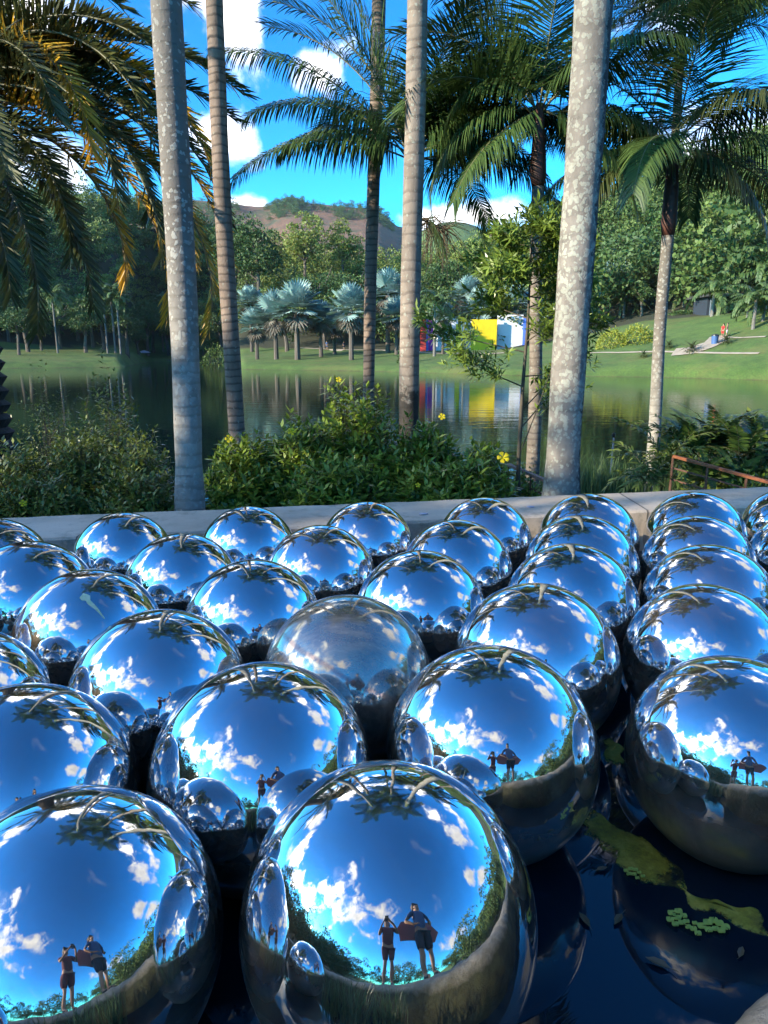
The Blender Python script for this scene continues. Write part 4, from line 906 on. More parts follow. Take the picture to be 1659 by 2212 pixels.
for i, (nm, (x, y, zc, r), lab) in enumerate(BALLS):
    me = BM['dull' if nm == 'I' else 'weather' if nm in 'F' else 'mirror']
    o = bpy.data.objects.new('mirror_ball', me); COL.objects.link(o); o.location = (x, y, zc); o.scale = (r, r, r)
    rz_ = (i * 2.399) % 6.28
    if nm not in 'IF': o.rotation_euler = (0.5 * math.sin(i * 3.1), 0.5 * math.cos(i * 1.7), rz_)
    tag(o, lab, 'mirror ball', 'mirror balls floating in the pool')
    if nm == 'L':
        # dropping: thin splash lying on the surface
        def onb(px, py):
            dx, dyc = px - CX, py - CY; dv = Vector((dx, cp * F - sp * dyc, -(sp * F + cp * dyc))).normalized(); c = Vector((x, y, zc)); b_ = dv.dot(c); t = b_ - math.sqrt(b_ * b_ - c.dot(c) + r * r); return dv * t
        spl = [(176, 1287, 9), (182, 1291, 12), (190, 1293, 10), (192, 1301, 7), (199, 1307, 6), (206, 1313, 4.5), (213, 1320, 3.5), (219, 1328, 2.5), (226, 1336, 1.2)]
        m = MB(); L_, R_ = [], []
        for q, (px, py, wd) in enumerate(spl):
            a_ = onb(px + wd * .45, py - wd * .6); b2 = onb(px - wd * .45, py + wd * .5)
            for lst, pt in ((L_, a_), (R_, b2)): n_ = (pt - Vector((x, y, zc))).normalized(); lst.append(((pt + n_ * 0.0016) - Vector((x, y, zc)), (pt - n_ * 0.0008) - Vector((x, y, zc))))
        n_ = len(L_); vs = [v for a2 in L_ for v in a2] + [v for a2 in R_ for v in a2]
        m.add(vs, [(2*q, 2*q+2, 2*n_+2*q+2, 2*n_+2*q) for q in range(n_-1)] + [(2*q, 2*q+1, 2*q+3, 2*q+2) for q in range(n_-1)] + [(2*n_+2*q, 2*n_+2*q+2, 2*n_+2*q+3, 2*n_+2*q+1) for q in range(n_-1)])
        mi = o.rotation_euler.to_matrix().inverted(); m.v = [tuple((mi @ Vector(v)) / r) for v in m.v]
        st = m.build('dropping', M['stain'], o); st['label'] = 'pale green bird dropping'

# algae mats and floating leaves
def blob_sheet(name, pts, z0, h, mat, label, cat, seed, sub=0):
    "irregular low mound of algae lying in the water: outline points, closed underneath"
    c = Vector((sum(p[0] for p in pts) / len(pts), sum(p[1] for p in pts) / len(pts), 0)); P = catmull(list(pts) + [pts[0]], 8)[:-1]; n = len(P); rings = 7; vs = []
    for k_ in range(rings):
        f = 1 - k_ / rings
        for p in P:
            q = c + (p - c) * f; nzv = mnoise.noise(Vector((q.x, q.y, seed)) * 14); q = q + Vector((nzv, mnoise.noise(Vector((q.y, q.x, seed)) * 12), 0)) * 0.045
            vs.append((q.x, q.y, z0 - 0.012 + (h * (1 - f ** 3) + 0.012) * (1 if k_ else 0) + 0.004 * nzv * (k_ > 0)))
    vs.append((c.x, c.y, z0 + h)); m = MB()
    m.add(vs, [(k_ * n + i, k_ * n + (i + 1) % n, (k_ + 1) * n + (i + 1) % n, (k_ + 1) * n + i) for k_ in range(rings - 1) for i in range(n)] + [((rings - 1) * n + i, (rings - 1) * n + (i + 1) % n, len(vs) - 1) for i in range(n)])
    o = m.build(name, mat, smooth=True); at_ = o.data.attributes.new('tone', 'FLOAT', 'POINT'); at_.data.foreach_set('value', np.array([min(1, (i_ // n) / rings * 1.6) for i_ in range(len(vs))], dtype=np.float32)); tag(o, label, cat, kind='stuff'); return o
def pw(px, py):
    dx, dyc = px - CX, py - CY; dz = -(sp * F + cp * dyc); t = PW / dz; return (dx * t, (cp * F - sp * dyc) * t)
blob_sheet('algae_mat', [pw(*p) for p in [(1240, 1740), (1275, 1735), (1300, 1760), (1345, 1790), (1400, 1815), (1440, 1840), (1480, 1880), (1498, 1915), (1480, 1935), (1430, 1925), (1370, 1895), (1310, 1855), (1262, 1815), (1235, 1780)]], PW, 0.008, M['algae'], 'olive algae mat drifting between the two right hand balls', 'algae', 1)
blob_sheet('algae_mat', [pw(*p) for p in [(1440, 1905), (1492, 1925), (1540, 1938), (1600, 1965), (1665, 1985), (1670, 2020), (1600, 2000), (1540, 1975), (1500, 1958)]], PW, 0.006, M['algae'], 'thin yellowish algae streak at the right edge', 'algae', 2)
blob_sheet('algae_mat', [pw(*p) for p in [(1296, 1600), (1330, 1590), (1345, 1610), (1345, 1650), (1300, 1652)]], PW, 0.008, M['algae'], 'olive algae patch in the dark gap behind the right hand balls', 'algae', 3)
def pads(cpx, leaves, label):
    c = pw(*cpx); t = empty('floating_plant', (c[0], c[1], PW)); tag(t, label, 'water plant', 'floating water plants')
    for (px, py, rr, a) in leaves:
        q = pw(px, py); m = MB(); n = 14; zz = 0.013; vs = [(0, 0, zz)]
        rad_ = rr * math.hypot(q[0], q[1]) / F * 1.0
        for k_ in range(n + 1):
            th = 0.12 + (2 * math.pi - 0.24) * k_ / n + a; vs.append((math.cos(th) * rad_, math.sin(th) * rad_ * 0.9, zz + 0.002 * math.sin(3 * th)))
        vs = [(v[0] + q[0] - c[0], v[1] + q[1] - c[1], v[2]) for v in vs]; nb = len(vs); vs += [(v[0], v[1], v[2] - 0.003) for v in vs]
        fs = [(0, k_, k_ + 1) for k_ in range(1, n + 1)] + [(k_, nb + k_, nb + k_ + 1, k_ + 1) for k_ in range(1, n + 1)]
        m.add(vs, fs); m.build('leaf', M['pad'], t)
for i, (px, py, a_, lab) in enumerate(((1300, 1880, .3, 'curled brown leaf floating left of the small leaf cluster'), (1262, 1990, 1.9, 'brown leaf floating alone on the open water'), (1420, 2085, 2.6, 'brown leaf floating below the bright leaf clusters'), (1600, 2060, .9, 'brown leaf floating near the right edge'), (1335, 1990, 4.0, 'small brown leaf floating left of the bright leaf clusters'))):
    q = pw(px, py); m = MB(); sc_ = .016 + .004 * (i % 3)
    m.add([(x_ * sc_, y_ * sc_, z_ * sc_) for x_, y_, z_ in ((-1.6, 0, .25), (-.6, .55, .5), (.5, .5, .5), (1.5, 0, .35), (.5, -.5, .5), (-.6, -.55, .5), (0, 0, .2))] , [(6, 0, 1), (6, 1, 2), (6, 2, 3), (6, 3, 4), (6, 4, 5), (6, 5, 0)])
    m.tube([(-1.6 * sc_, 0, .25 * sc_), (-2.4 * sc_, .2 * sc_, .5 * sc_)], .05 * sc_, 4)
    o = m.build('fallen_leaf', M['rachis_old']); o.location = (q[0], q[1], PW + .002); o.rotation_euler = (0, 0, a_); tag(o, lab, 'leaf', 'dead leaves floating on the pool')
pads((1370, 1893), [(1352, 1886, 6, 0), (1362, 1882, 6, 2), (1372, 1884, 6, 1), (1358, 1893, 6, 3), (1369, 1894, 6, 4), (1380, 1890, 5, 2), (1376, 1902, 5, 5), (1388, 1898, 5, 1)], 'small cluster of round floating leaves beside the olive algae mat')
pads((1470, 1990), [(1450, 1978, 9, 0), (1465, 1974, 9, 2), (1447, 1992, 9, 1), (1462, 1988, 9, 3), (1476, 1984, 8, 4), (1458, 2002, 8, 2), (1472, 1999, 8, 5), (1482, 1996, 7, 1), (1486, 2008, 7, 3)], 'left cluster of the two bright round leaved floating plants')
pads((1535, 2008), [(1497, 2012, 8, 1), (1507, 2022, 8, 4), (1515, 2006, 10, 0), (1528, 1998, 10, 2), (1541, 1994, 10, 1), (1553, 2000, 10, 3), (1566, 2008, 10, 5), (1530, 2014, 9, 4), (1545, 2012, 8, 0), (1557, 2016, 9, 2), (1500, 2000, 6, 2)], 'right and largest cluster of bright round floating leaves')

# ------------------------------------------------------------------ shrubs on the bank
def shoots(P, Dn, ln, nl, L, Wd, spread=0.9, whorl=1, r=None):
    "leafy shoots: P base points, Dn directions; nl leaves on each"
    r = r or rng; n = len(P); Dn = norm(Dn); k_ = np.arange(nl)
    f = (k_ // whorl + 1) / (nl / whorl); ang = k_ * (2 * math.pi / max(whorl, 1) if whorl > 1 else 2.4) + (k_ // whorl) * 0.8
    a = norm(np.cross(Dn, [0.1, 0.2, 1.0])); b = np.cross(Dn, a)
    ph = r.uniform(0, 6.28, (n, 1)) + ang[None, :] + r.normal(size=(n, nl)) * 0.25
    rad = a[:, None, :] * np.cos(ph)[..., None] + b[:, None, :] * np.sin(ph)[..., None]
    pos = P[:, None, :] + Dn[:, None, :] * (ln * f)[None, :, None]
    el = (0.25 + 0.75 * f)[None, :, None]
    dl = norm(rad * spread + Dn[:, None, :] * el + r.normal(size=(n, nl, 3)) * 0.15 - np.array([0, 0, 0.25]))
    up = norm(Dn[:, None, :] * 1.0 - rad * 0.3 + np.array([0, 0, 0.5]))
    sz = r.uniform(0.6, 1.15, (n, nl))
    return leaf_arrays(pos.reshape(-1, 3), dl.reshape(-1, 3), (L * sz).ravel(), (Wd * sz).ravel(), up.reshape(-1, 3))
def shrub(label, px0, px1, ptop, Yc, mat, n=330, nl=12, L=0.125, Wd=0.042, ry=0.7, seed=1, name='shrub', cat='shrub', ln=0.26, lump=0.28, base_z=-1.9, spread=0.9, group='shrubs on the bank behind the wall', whorl=3, flowers=(), sparse=0.0):
    r = np.random.default_rng(seed); c = at((px0 + px1) / 2, 1000, Yc); x0, x1 = at(px0, 1000, Yc).x, at(px1, 1000, Yc).x; rx = (x1 - x0) / 2
    zt = at((px0 + px1) / 2, ptop, Yc).z; hz_ = zt - base_z
    t = empty(name, (c.x, Yc, base_z)); tag(t, label, cat, group)
    q = norm(r.normal(size=(n, 3))); q[:, 2] = np.abs(q[:, 2]) * 1.1 - 0.12; q = norm(q)
    lumps = np.array([1 + lump * mnoise.noise(Vector(v) * 2.3 + Vector((seed * 3.1, 0, 0))) + 0.5 * lump * mnoise.noise(Vector(v) * 6 + Vector((0, seed, 0))) for v in q])
    rr_ = (r.uniform(0.35, 1.0, n) ** (0.35 + sparse)) * lumps
    P = q * rr_[:, None] * [rx, ry, hz_] * 0.92; P[:, 2] = np.maximum(P[:, 2], 0.02)
    P -= norm(q) * ln * 0.6
    Dn = norm(q + [0, 0, 0.9] + r.normal(size=(n, 3)) * 0.35)
    V, Fq = shoots(P, Dn, ln, nl, L, Wd, spread, whorl, r)
    link_mesh('foliage', np_mesh('foliage', V, Fq), mat, t)
    m = MB()
    for i in range(0, n, 3):
        p = Vector(P[i]); b_ = Vector((p.x * 0.35, p.y * 0.35, 0)); mid_ = b_.lerp(p, .55) + Vector((0, 0, -.05)); m.tube([b_, mid_, p, p + Vector(Dn[i]) * ln], [0.010, 0.007, 0.004, 0.002], 4, False)
    m.build('stems', M['twig'], t)
    for (px, py, Yf, s_) in flowers:
        s_ *= 1.05
        fp = at(px, py, Yf) - t.location; m = MB(); dr = (-(fp + t.location)).normalized(); dr = (dr + Vector((0.2, 0, 0.5))).normalized(); a_ = dr.cross(Vector((0, 0, 1))).normalized(); b_ = dr.cross(a_)
        for k_ in range(5):
            th = k_ * 2 * math.pi / 5 + px; e1 = a_ * math.cos(th) + b_ * math.sin(th); e2 = dr.cross(e1); vs = [Vector((0, 0, 0)) - dr * s_ * .2]
            for (rr2, wv, lf) in ((0.35, 0.16, .05), (0.75, 0.40, .12), (1.0, 0.30, .02), (1.0, -0.22, .02), (0.75, -0.36, .10), (0.35, -0.16, .05)): vs.append(e1 * rr2 * s_ + e2 * wv * s_ + dr * lf * s_)
            m.add([v + fp for v in vs], [(0, 1, 6), (1, 2, 5, 6), (2, 3, 4, 5)])
        m.tube([fp - dr * s_ * 1.1, fp - dr * s_ * .2], [s_ * .07, s_ * .2], 6); m.build('flower', M['yellow_petal'], t)
    return t
shrub('low flowering shrub right of the stout pale trunk, one yellow flower on top', 425, 620, 955, 8.0, M['shrub'], 420, seed=1, flowers=[(495, 948, 7.6, 0.045)])
shrub('shrub with a yellow flower below the purplish brown trunk', 540, 760, 905, 8.3, M['shrub'], 460, seed=2, flowers=[(630, 932, 7.75, 0.045)])
shrub('tallest flowering shrub in front of the slender brown trunk', 640, 905, 838, 8.5, M['shrub'], 560, seed=3, flowers=[(732, 820, 8.4, 0.035)])
shrub('flowering shrub around the blackened foot of the centre trunk', 820, 1020, 915, 8.3, M['shrub'], 460, seed=4, flowers=[(955, 900, 8.1, 0.04), (903, 1048, 7.2, 0.028)])
shrub('right end of the flowering shrubs with one large open yellow flower', 950, 1118, 965, 8.1, M['shrub'], 380, seed=5, flowers=[(1087, 988, 7.55, 0.065)])
shrub('low front shrub touching the wall below the tallest flowering shrub', 600, 850, 985, 7.5, M['shrub'], 420, seed=6, ry=0.5)
shrub('low front shrub touching the wall between the centre trunk and the thickest trunk', 830, 1085, 1005, 7.6, M['shrub'], 420, seed=7, ry=0.5)
dk = dict(mat=M['shrub_dark'], L=0.078, Wd=0.031, nl=12, whorl=2, spread=0.8)
def dshrub(label, a, b_, t_, Yc, n, seed, **kw): 
    d_ = dict(dk); d_.update(kw); mt = d_.pop('mat'); return shrub(label, a, b_, t_, Yc, mt, n, seed=seed, **d_)
dshrub('dark small leaved shrub at the left edge with a yellow flower near its foot', -70, 130, 965, 7.4, 480, 11, flowers=[(50, 1087, 6.6, 0.035)])
dshrub('dark glinting shrub between the left edge and the stout pale trunk', 70, 270, 925, 7.8, 560, 12, sparse=.15)
dshrub('dark shrub directly left of the foot of the stout pale trunk', 200, 395, 950, 7.7, 520, 13, sparse=.1)
dshrub('taller loose dark shrub with thin upright stems left of the stout pale trunk', 120, 370, 845, 8.6, 430, 14, sparse=.5, lump=.7, ln=.4)
dshrub('scraggly tall bush of tiny leaves rising over the left lake shore', 40, 190, 770, 9.2, 260, 15, sparse=.9, lump=1.0, ln=.45, L=.055, Wd=.022)
dshrub('low dark front shrub against the left part of the wall', -60, 210, 1035, 6.9, 420, 16, ry=.4, lump=.35)
dshrub('low dark front shrub against the wall left of the stout pale trunk', 170, 385, 1020, 7.0, 420, 17, ry=.4, lump=.35)

def blades(name, label, cat, spots, Yr, h0, h1, n, mat, group=None, wd=0.012, base=None, droop=0.35, seed=0, leafy=False):
    "tuft of long narrow blades"
    r = np.random.default_rng(seed); c = Vector(spots); t = empty(name, c); tag(t, label, cat, group)
    Vs, Fs, nv = [], [], 0
    for i in range(n):
        b_ = np.array([r.normal() * Yr, r.normal() * Yr, 0]); h = r.uniform(h0, h1); a = r.uniform(0, 6.28); ln = r.uniform(.05, droop) * h; sd_ = np.array([-math.sin(a), math.cos(a), 0]) * wd * r.uniform(.6, 1.2) / 2; o_ = np.array([math.cos(a), math.sin(a), 0])
        pts_ = [b_ + o_ * ln * f ** 2 + np.array([0, 0, h * (f - 0.25 * f ** 3 * droop * 2)]) for f in (0, .35, .7, 1)]
        w_ = (1, .9, .6, .05); V = []
        for p, ww in zip(pts_, w_): V += [p - sd_ * ww, p + sd_ * ww]
        Vs += V; Fs += [[nv + 2*j_, nv + 2*j_ + 1, nv + 2*j_ + 3, nv + 2*j_ + 2] for j_ in range(3)]; nv += 8
    link_mesh('blades', np_mesh('blades', Vs, Fs), mat, t); return t
def gz(x, y): return float(terrain(x, y))
for i, (px, py, Yc, n, h, lab) in enumerate([(1275, 1010, 10.0, 170, 1.15, 'clump of thin green reeds right of the thickest trunk'), (1335, 1015, 10.5, 190, 1.2, 'clump of thin green reeds around the slim upright stake'),
        (1385, 1030, 9.6, 130, 1.0, 'clump of thin reeds left of the slim white ringed palm foot'), (1160, 1000, 11.5, 120, 1.3, 'tuft of pale reeds behind the red brown crownshaft palm'), (1240, 1030, 11.6, 120, 0.9, 'reed tuft by the lake edge right behind the thickest trunk')]):
    p = at(px, 1000, Yc); b_ = gz(p.x, Yc); zt = at(px, py - 60, Yc).z
    blades('reed_clump', lab, 'reeds', (p.x, Yc, b_), 0.22, (zt - b_) * .55, (zt - b_) * 1.05, n, M['reed'], 'reed clumps on the lake bank', wd=0.014, seed=40 + i)
# near reeds at the kerb, mirrored in the nearest balls
for i, (x, y, n, h) in enumerate([(-0.30, 0.55, 90, 0.72), (0.02, 0.62, 80, 0.66), (-0.62, 0.45, 60, 0.7)]):
    blades('reed_clump', ['reeds by the near kerb below the view, mirrored at the left of the nearest ball', 'reeds by the near kerb below the view, mirrored at the centre of the nearest ball', 'reeds by the near kerb mirrored in the lower left corner ball'][i], 'reeds', (x, y, -1.8), 0.07, h * .6, h, n, M['reed'], None, wd=0.012, seed=60 + i)
# bamboo-like leaves, ferns and big leaves at the right
def fernclump(label, px, py, Yc, n, L, mk, seed, spec='fernlet', name='fern', tilt=(70, 30), base=None):
    r = random.Random(seed); p = at(px, py, Yc); t = empty(name, (p.x, Yc, p.z)); tag(t, label, 'fern' if name == 'fern' else 'plant', 'leafy plants on the right bank')
    for i in range(n):
        put_frond(t, Vector((r.uniform(-.06, .06), r.uniform(-.06, .06), 0)), i * 137.5 + r.uniform(-20, 20), spec, L * r.choice((.8, 1, 1.2)), r.choice(tilt), r.choice((60, 80)), i % 3, M[mk], M['rachis'], rr=0.006)
    return t
SPEC['fernlet'] = dict(n=26, ll=0.15, lw=0.030, vang=5, droop=0.2, fwd=(10, 50), prof=0.6, jit=0.1)
SPEC['bambl'] = dict(n=12, ll=0.24, lw=0.030, vang=10, droop=0.5, fwd=(35, 65), prof=0.3, jit=0.35)
for i, (px, py, Yc, mk, sp_, L, lab) in enumerate([
      (1440, 1010, 9.4, 'bamboo', 'bambl', .8, 'light green bamboo like plant at the foot of the slim white ringed palm'), (1470, 985, 9.9, 'bamboo', 'bambl', .7, 'light green bamboo like plant left above the end of the rusty railing'), (1408, 1040, 9.0, 'bamboo', 'bambl', .6, 'low bamboo like plant touching the wall below the slim white ringed palm'),
      (1500, 975, 9.6, 'fern', 'fernlet', .7, 'fern above the left end of the rusty railing'), (1548, 965, 9.8, 'fern', 'fernlet', .8, 'fern with yellow green fronds in the middle above the rusty railing'), (1600, 985, 9.4, 'fern', 'fernlet', .8, 'fern above the right part of the rusty railing'),
      (1640, 970, 9.8, 'fern', 'fernlet', .8, 'fern at the right edge above the rusty railing'), (1520, 1040, 9.0, 'fern', 'fernlet', .5, 'low fern seen through the left bay of the rusty railing'), (1590, 1050, 8.9, 'fern', 'fernlet', .5, 'low fern seen through the right bay of the rusty railing')]):
    fernclump(lab, px, py, Yc, 16, L, mk, 80 + i, sp_, 'fern' if mk == 'fern' else 'bamboo_plant')
shrub('dark broad leaved shrub at the right edge beyond the railing', 1560, 1720, 905, 10.4, M['shrub_dark'], 300, nl=9, L=.14, Wd=.06, seed=21, base_z=-2.4, whorl=3)
shrub('dark broad leaved shrub right of the slim white ringed palm, above the railing', 1480, 1600, 945, 10.8, M['shrub_dark'], 220, nl=9, L=.13, Wd=.05, seed=22, base_z=-2.5, whorl=3)
shrub('low green shrub under the rusty railing at the right edge', 1560, 1720, 1030, 8.4, M['shrub'], 220, nl=9, L=.09, Wd=.03, seed=23, base_z=-2.0, ry=.5)
shrub('low green shrub between the thickest trunk and the young tree', 1090, 1180, 1030, 8.6, M['shrub'], 200, nl=10, L=.08, Wd=.03, seed=24, base_z=-2.1, ry=.4)
# slender young tree
yt = empty('young_tree', (at(1118, 1060, 8.3).x, 8.3, -2.1)); tag(yt, 'slender young tree with whorled narrow leaves just left of the thickest trunk', 'tree')
spine = [at(1118, 1120, 8.3), at(1120, 1000, 8.3), at(1128, 850, 8.3), at(1140, 700, 8.3), at(1146, 580, 8.3), at(1150, 500, 8.3)]
m = MB(); m.tube([p - yt.location for p in spine], [.030, .026, .022, .016, .010, .005], 8)
r_ = random.Random(9); tips = []
def along(f):
    f *= len(spine) - 1; i = min(int(f), len(spine) - 2); return spine[i].lerp(spine[i+1], f - i)
BR = [(.22, 1185, 790, -.2), (.42, 985, 765, -.3), (.45, 1210, 800, .3), (.55, 1195, 680, -.4), (.52, 920, 700, .1), (.62, 1060, 640, .4), (.66, 1230, 620, .3), (.70, 1090, 600, -.4), (.74, 1250, 560, -.2), (.76, 1040, 560, .2),
      (.80, 1200, 560, .5), (.84, 1075, 520, -.3), (.88, 1235, 520, .1), (.92, 1110, 500, .4), (.95, 1190, 495, -.3), (1.0, 1150, 485, 0), (.9, 1265, 600, .35), (.86, 1050, 600, -.5), (.7, 1280, 640, .5), (.35, 1240, 780, .4), (.3, 1300, 745, .5), (.6, 1290, 700, .1)]
for f, px, py, dy in BR:
    a_ = along(min(f, .999)); q = at(px, py, 8.3) + Vector((0, dy, 0)); mid_ = a_.lerp(q, .55) + Vector((0, 0, -.03)); m.tube([p - yt.location for p in (a_, mid_, q)], [.009, .006, .003], 5, False); tips.append((a_, mid_, q))
m.build('trunk', M['twig'], yt, True)
P, Dn = [], []
for a_, mid_, q in tips:
    d_ = (q - mid_).normalized(); ns = 2 + int(8 * ((q.z > -0.1)))
    for i in range(ns * 4):
        f = r_.uniform(.35, 1); b_ = (mid_.lerp(q, (f - .5) * 2) if f > .5 else a_.lerp(mid_, f * 2)) - yt.location; P.append(tuple(b_ + Vector((r_.gauss(0, .08), r_.gauss(0, .09), r_.gauss(0, .07))))); Dn.append(tuple((d_ + Vector((r_.uniform(-.9, .9), r_.uniform(-.9, .9), r_.uniform(-.1, .9))))))
V, Fq = shoots(np.array(P), np.array(Dn), 0.13, 12, 0.125, 0.030, 1.0, 4, np.random.default_rng(4)); link_mesh('foliage', np_mesh('foliage', V, Fq), M['young'], yt)
# stake
s0 = at(1318, 1040, 11.5); s1 = at(1319, 945, 11.5); st = empty('stake', s0); tag(st, 'slim pale upright stake with a dark tip among the reeds', 'stake')
m = MB(); h_ = (s1 - s0).z; m.tube([(0, 0, -.6), (0, 0, h_ * .55), (0.004, 0, h_)], [.016, .016, .014], 8); m.build('post', M['canvas'], st)
m = MB(); m.tube([(0, 0, h_), (0.0, 0, h_ + .03), (0, 0, h_ + .06), (0, 0, h_ + .08)], [.02, .034, .03, .008], 8); m.build('cap', M['black'], st)
# rusty railing
def railing(label, pa, pb, rails, posts, mat_t, mat_d, low):
    t = empty('railing', pa); tag(t, label, 'railing'); pa, pb = Vector(pa), Vector(pb); d_ = pb - pa
    def bar(a, b_, w_, h2, nm, mt):
        m = MB(); q = b_ - a; L_ = q.length; M_ = Matrix.Translation((a + b_) / 2) @ q.to_track_quat('X', 'Z').to_matrix().to_4x4(); m.box(None, (L_, w_, h2), M=M_); return bevel(m.build(nm, mt, t), .002, 1)
    bar(Vector((0, 0, 0)), d_, .06, .035, 'top_rail', mat_t)
    for dz in rails: bar(Vector((0, .012, -dz)), d_ + Vector((0, .012, -dz)), .012, .022, 'rail', mat_d)
    for f in posts: bar(d_ * f + Vector((0, 0, -low)), d_ * f + Vector((0, 0, -.019)), .045, .014, 'post', mat_d)
railing('rusty steel railing with thin cross rails at the right edge behind the wall', at(1454, 985, 8.6), at(1720, 1058, 7.75), (.15, .30, .44), (.0, .30, .62, .93), M['rust'], M['rust_dark'], .95)
railing('short faded brown handrail between the young tree and the thickest trunk', at(1098, 1004, 8.9), at(1200, 1047, 8.0), (.18, .34), (.0, .5, 1.0), M['pink_rail'], M['rust_dark'], .8)

# ------------------------------------------------------------------ far shore palms
def fan_crown(seed, nf=34, R0=1.35, pet=1.25, npl=18, dead=False, zb=0.0):
    r = np.random.default_rng(seed); Vs, Fs, nv = [], [], 0
    for i in range(nf):
        a = i * 2.4 + r.uniform(-.2, .2); el = math.radians(82 - 105 * (i / nf) + r.uniform(-8, 8)) if not dead else math.radians(r.uniform(-75, -35))
        d_ = np.array([math.cos(a) * math.cos(el), math.sin(a) * math.cos(el), math.sin(el)]); c = d_ * pet * r.uniform(.85, 1.1) + [0, 0, zb]
        s = np.array([-math.sin(a), math.cos(a), 0]); n_ = np.cross(d_, s); R1 = R0 * r.uniform(.85, 1.1)
        Vs += [[0, 0, zb], list(c + s * .03), list(c - s * .03), list(c - n_ * .03)]; Fs += [[nv, nv + 1, nv + 3, nv + 2]]; nv += 4
        for k_ in range(npl):
            th = math.radians(-125 + 250 * (k_ + .5) / npl); th0, th1 = th - .11, th + .11; Rr = R1 * (1 - 0.12 * abs(th) / 2.2) * r.uniform(.92, 1.05); dr = (0.12 + .25 * r.random() + (0.5 if dead else 0)) * (0.5 + abs(th) / 2.2)
            def pt(t_, rad, lift): return c + (d_ * math.cos(t_) + s * math.sin(t_)) * rad + n_ * lift * (-.0) + np.array([0, 0, -1]) * dr * (rad / R1) ** 3 * R1 * .45 + n_ * (.14 * rad * abs(math.sin(t_)))
            Vs += [list(c), list(pt(th0, Rr * .6, 0)), list(pt(th, Rr, 0)), list(pt(th1, Rr * .6, 0) + n_ * .05)]; Fs += [[nv, nv + 1, nv + 2, nv + 3]]; nv += 4
    return np_mesh('crown', Vs, Fs)
FAN = [fan_crown(s_, nf_, r_0, p_0) for s_, nf_, r_0, p_0 in ((1, 34, 1.35, 1.25), (2, 26, 1.5, 1.1), (3, 40, 1.15, 1.4), (4, 22, 1.4, 1.5), (5, 30, 1.25, 1.0))]; FAND = [fan_crown(s_ + 9, 8 + 5 * s_, 1.1, 1.0, 12, True) for s_ in (1, 2, 3, 4, 2)]
for me in FAN: me.materials.append(M['silver'])
for me in FAND: me.materials.append(M['silver_dead'])
tmb = MB(); tmb.tube([(0, 0, -.15), (0, 0, .3), (.01, 0, .7), (0, 0, 1.0)], [.26, .22, .20, .22], 8); TRK = tmb.mesh('trunk'); TRK.materials.append(M['pale_trunk_far']); TRKD = TRK.copy(); TRKD.materials[0] = M['trunk_wood']
tmb = MB(); tmb.tube([(0, 0, -.1), (0, 0, .3), (.01, 0, .7), (0, 0, 1.0)], [.16, .14, .13, .11], 8); TRS = tmb.mesh('trunk'); TRS.materials.append(M['pale_trunk_far'])
def far_palm(kind, px, pc_y, Yc, label, s=1.0, i=0, group=None, rz=0.0, trunk=None):
    s *= 1.58 if kind == 'fan' else 1.55; pc_y += 16 if kind == 'fan' else 0
    c = at(px, pc_y, Yc); z0 = gz(c.x, Yc); t = empty('palm_tree', (c.x, Yc, z0), rz); tag(t, label, 'palm tree', group); H = c.z - z0
    tr = bpy.data.objects.new('trunk', trunk or (TRKD if kind == 'fan' else TRS)); COL.objects.link(tr); tr.parent = t; tr.scale = (s, s, H)
    for nm, me in ((('crown', FAN[i * 3 % 5]), ('dry_leaves', FAND[i * 3 % 5])) if kind == 'fan' else (('crown', FEA[kind][i % 2]),)):
        o = bpy.data.objects.new(nm, me); COL.objects.link(o); o.parent = t; o.location = (0, 0, H); o.scale = (s, s, s)
    return t
def feather_crown(seed, n, L, e_top, e_bot, spec, bend=75):
    r = random.Random(seed); parts = []
    for i in range(n):
        e0 = e_top + (e_bot - e_top) * i / n; V, Fq, Pp = frond_arrays(L * r.uniform(.85, 1.1), e0, bend * r.uniform(.8, 1.1), seed=seed * 50 + i, **spec); a = i * 2.4 + r.uniform(-.2, .2); c_, s_ = math.cos(a), math.sin(a)
        parts.append((np.stack([V[:, 0] * c_ - V[:, 1] * s_, V[:, 0] * s_ + V[:, 1] * c_, V[:, 2]], 1), Fq))
    return np_mesh('crown', *join(parts))
fs1 = dict(n=22, ll=0.75, lw=0.13, vang=8, droop=0.9, fwd=(12, 55), prof=0.4, jit=0.15); fs2 = dict(n=26, ll=0.5, lw=0.11, vang=20, droop=0.2, fwd=(25, 55), prof=0.4, jit=0.15)
FEA = {'feather': [feather_crown(s_, 15, 2.9, 75, -5, fs1, 95) for s_ in (1, 2)], 'date': [feather_crown(s_ + 5, 30, 3.6, 80, -35, fs2, 60) for s_ in (1, 2)], 'queen': [feather_crown(s_ + 8, 20, 3.6, 75, -20, dict(fs1, ll=.9, droop=1.4), 105) for s_ in (1, 2)]}
MATK = {'feather': 'far_palm', 'date': 'frond_olive', 'queen': 'far_palm'}
for k_, l_ in FEA.items():
    for me in l_: me.materials.append(M[MATK[k_]])
gS = 'silver blue fan palms on the far shore'
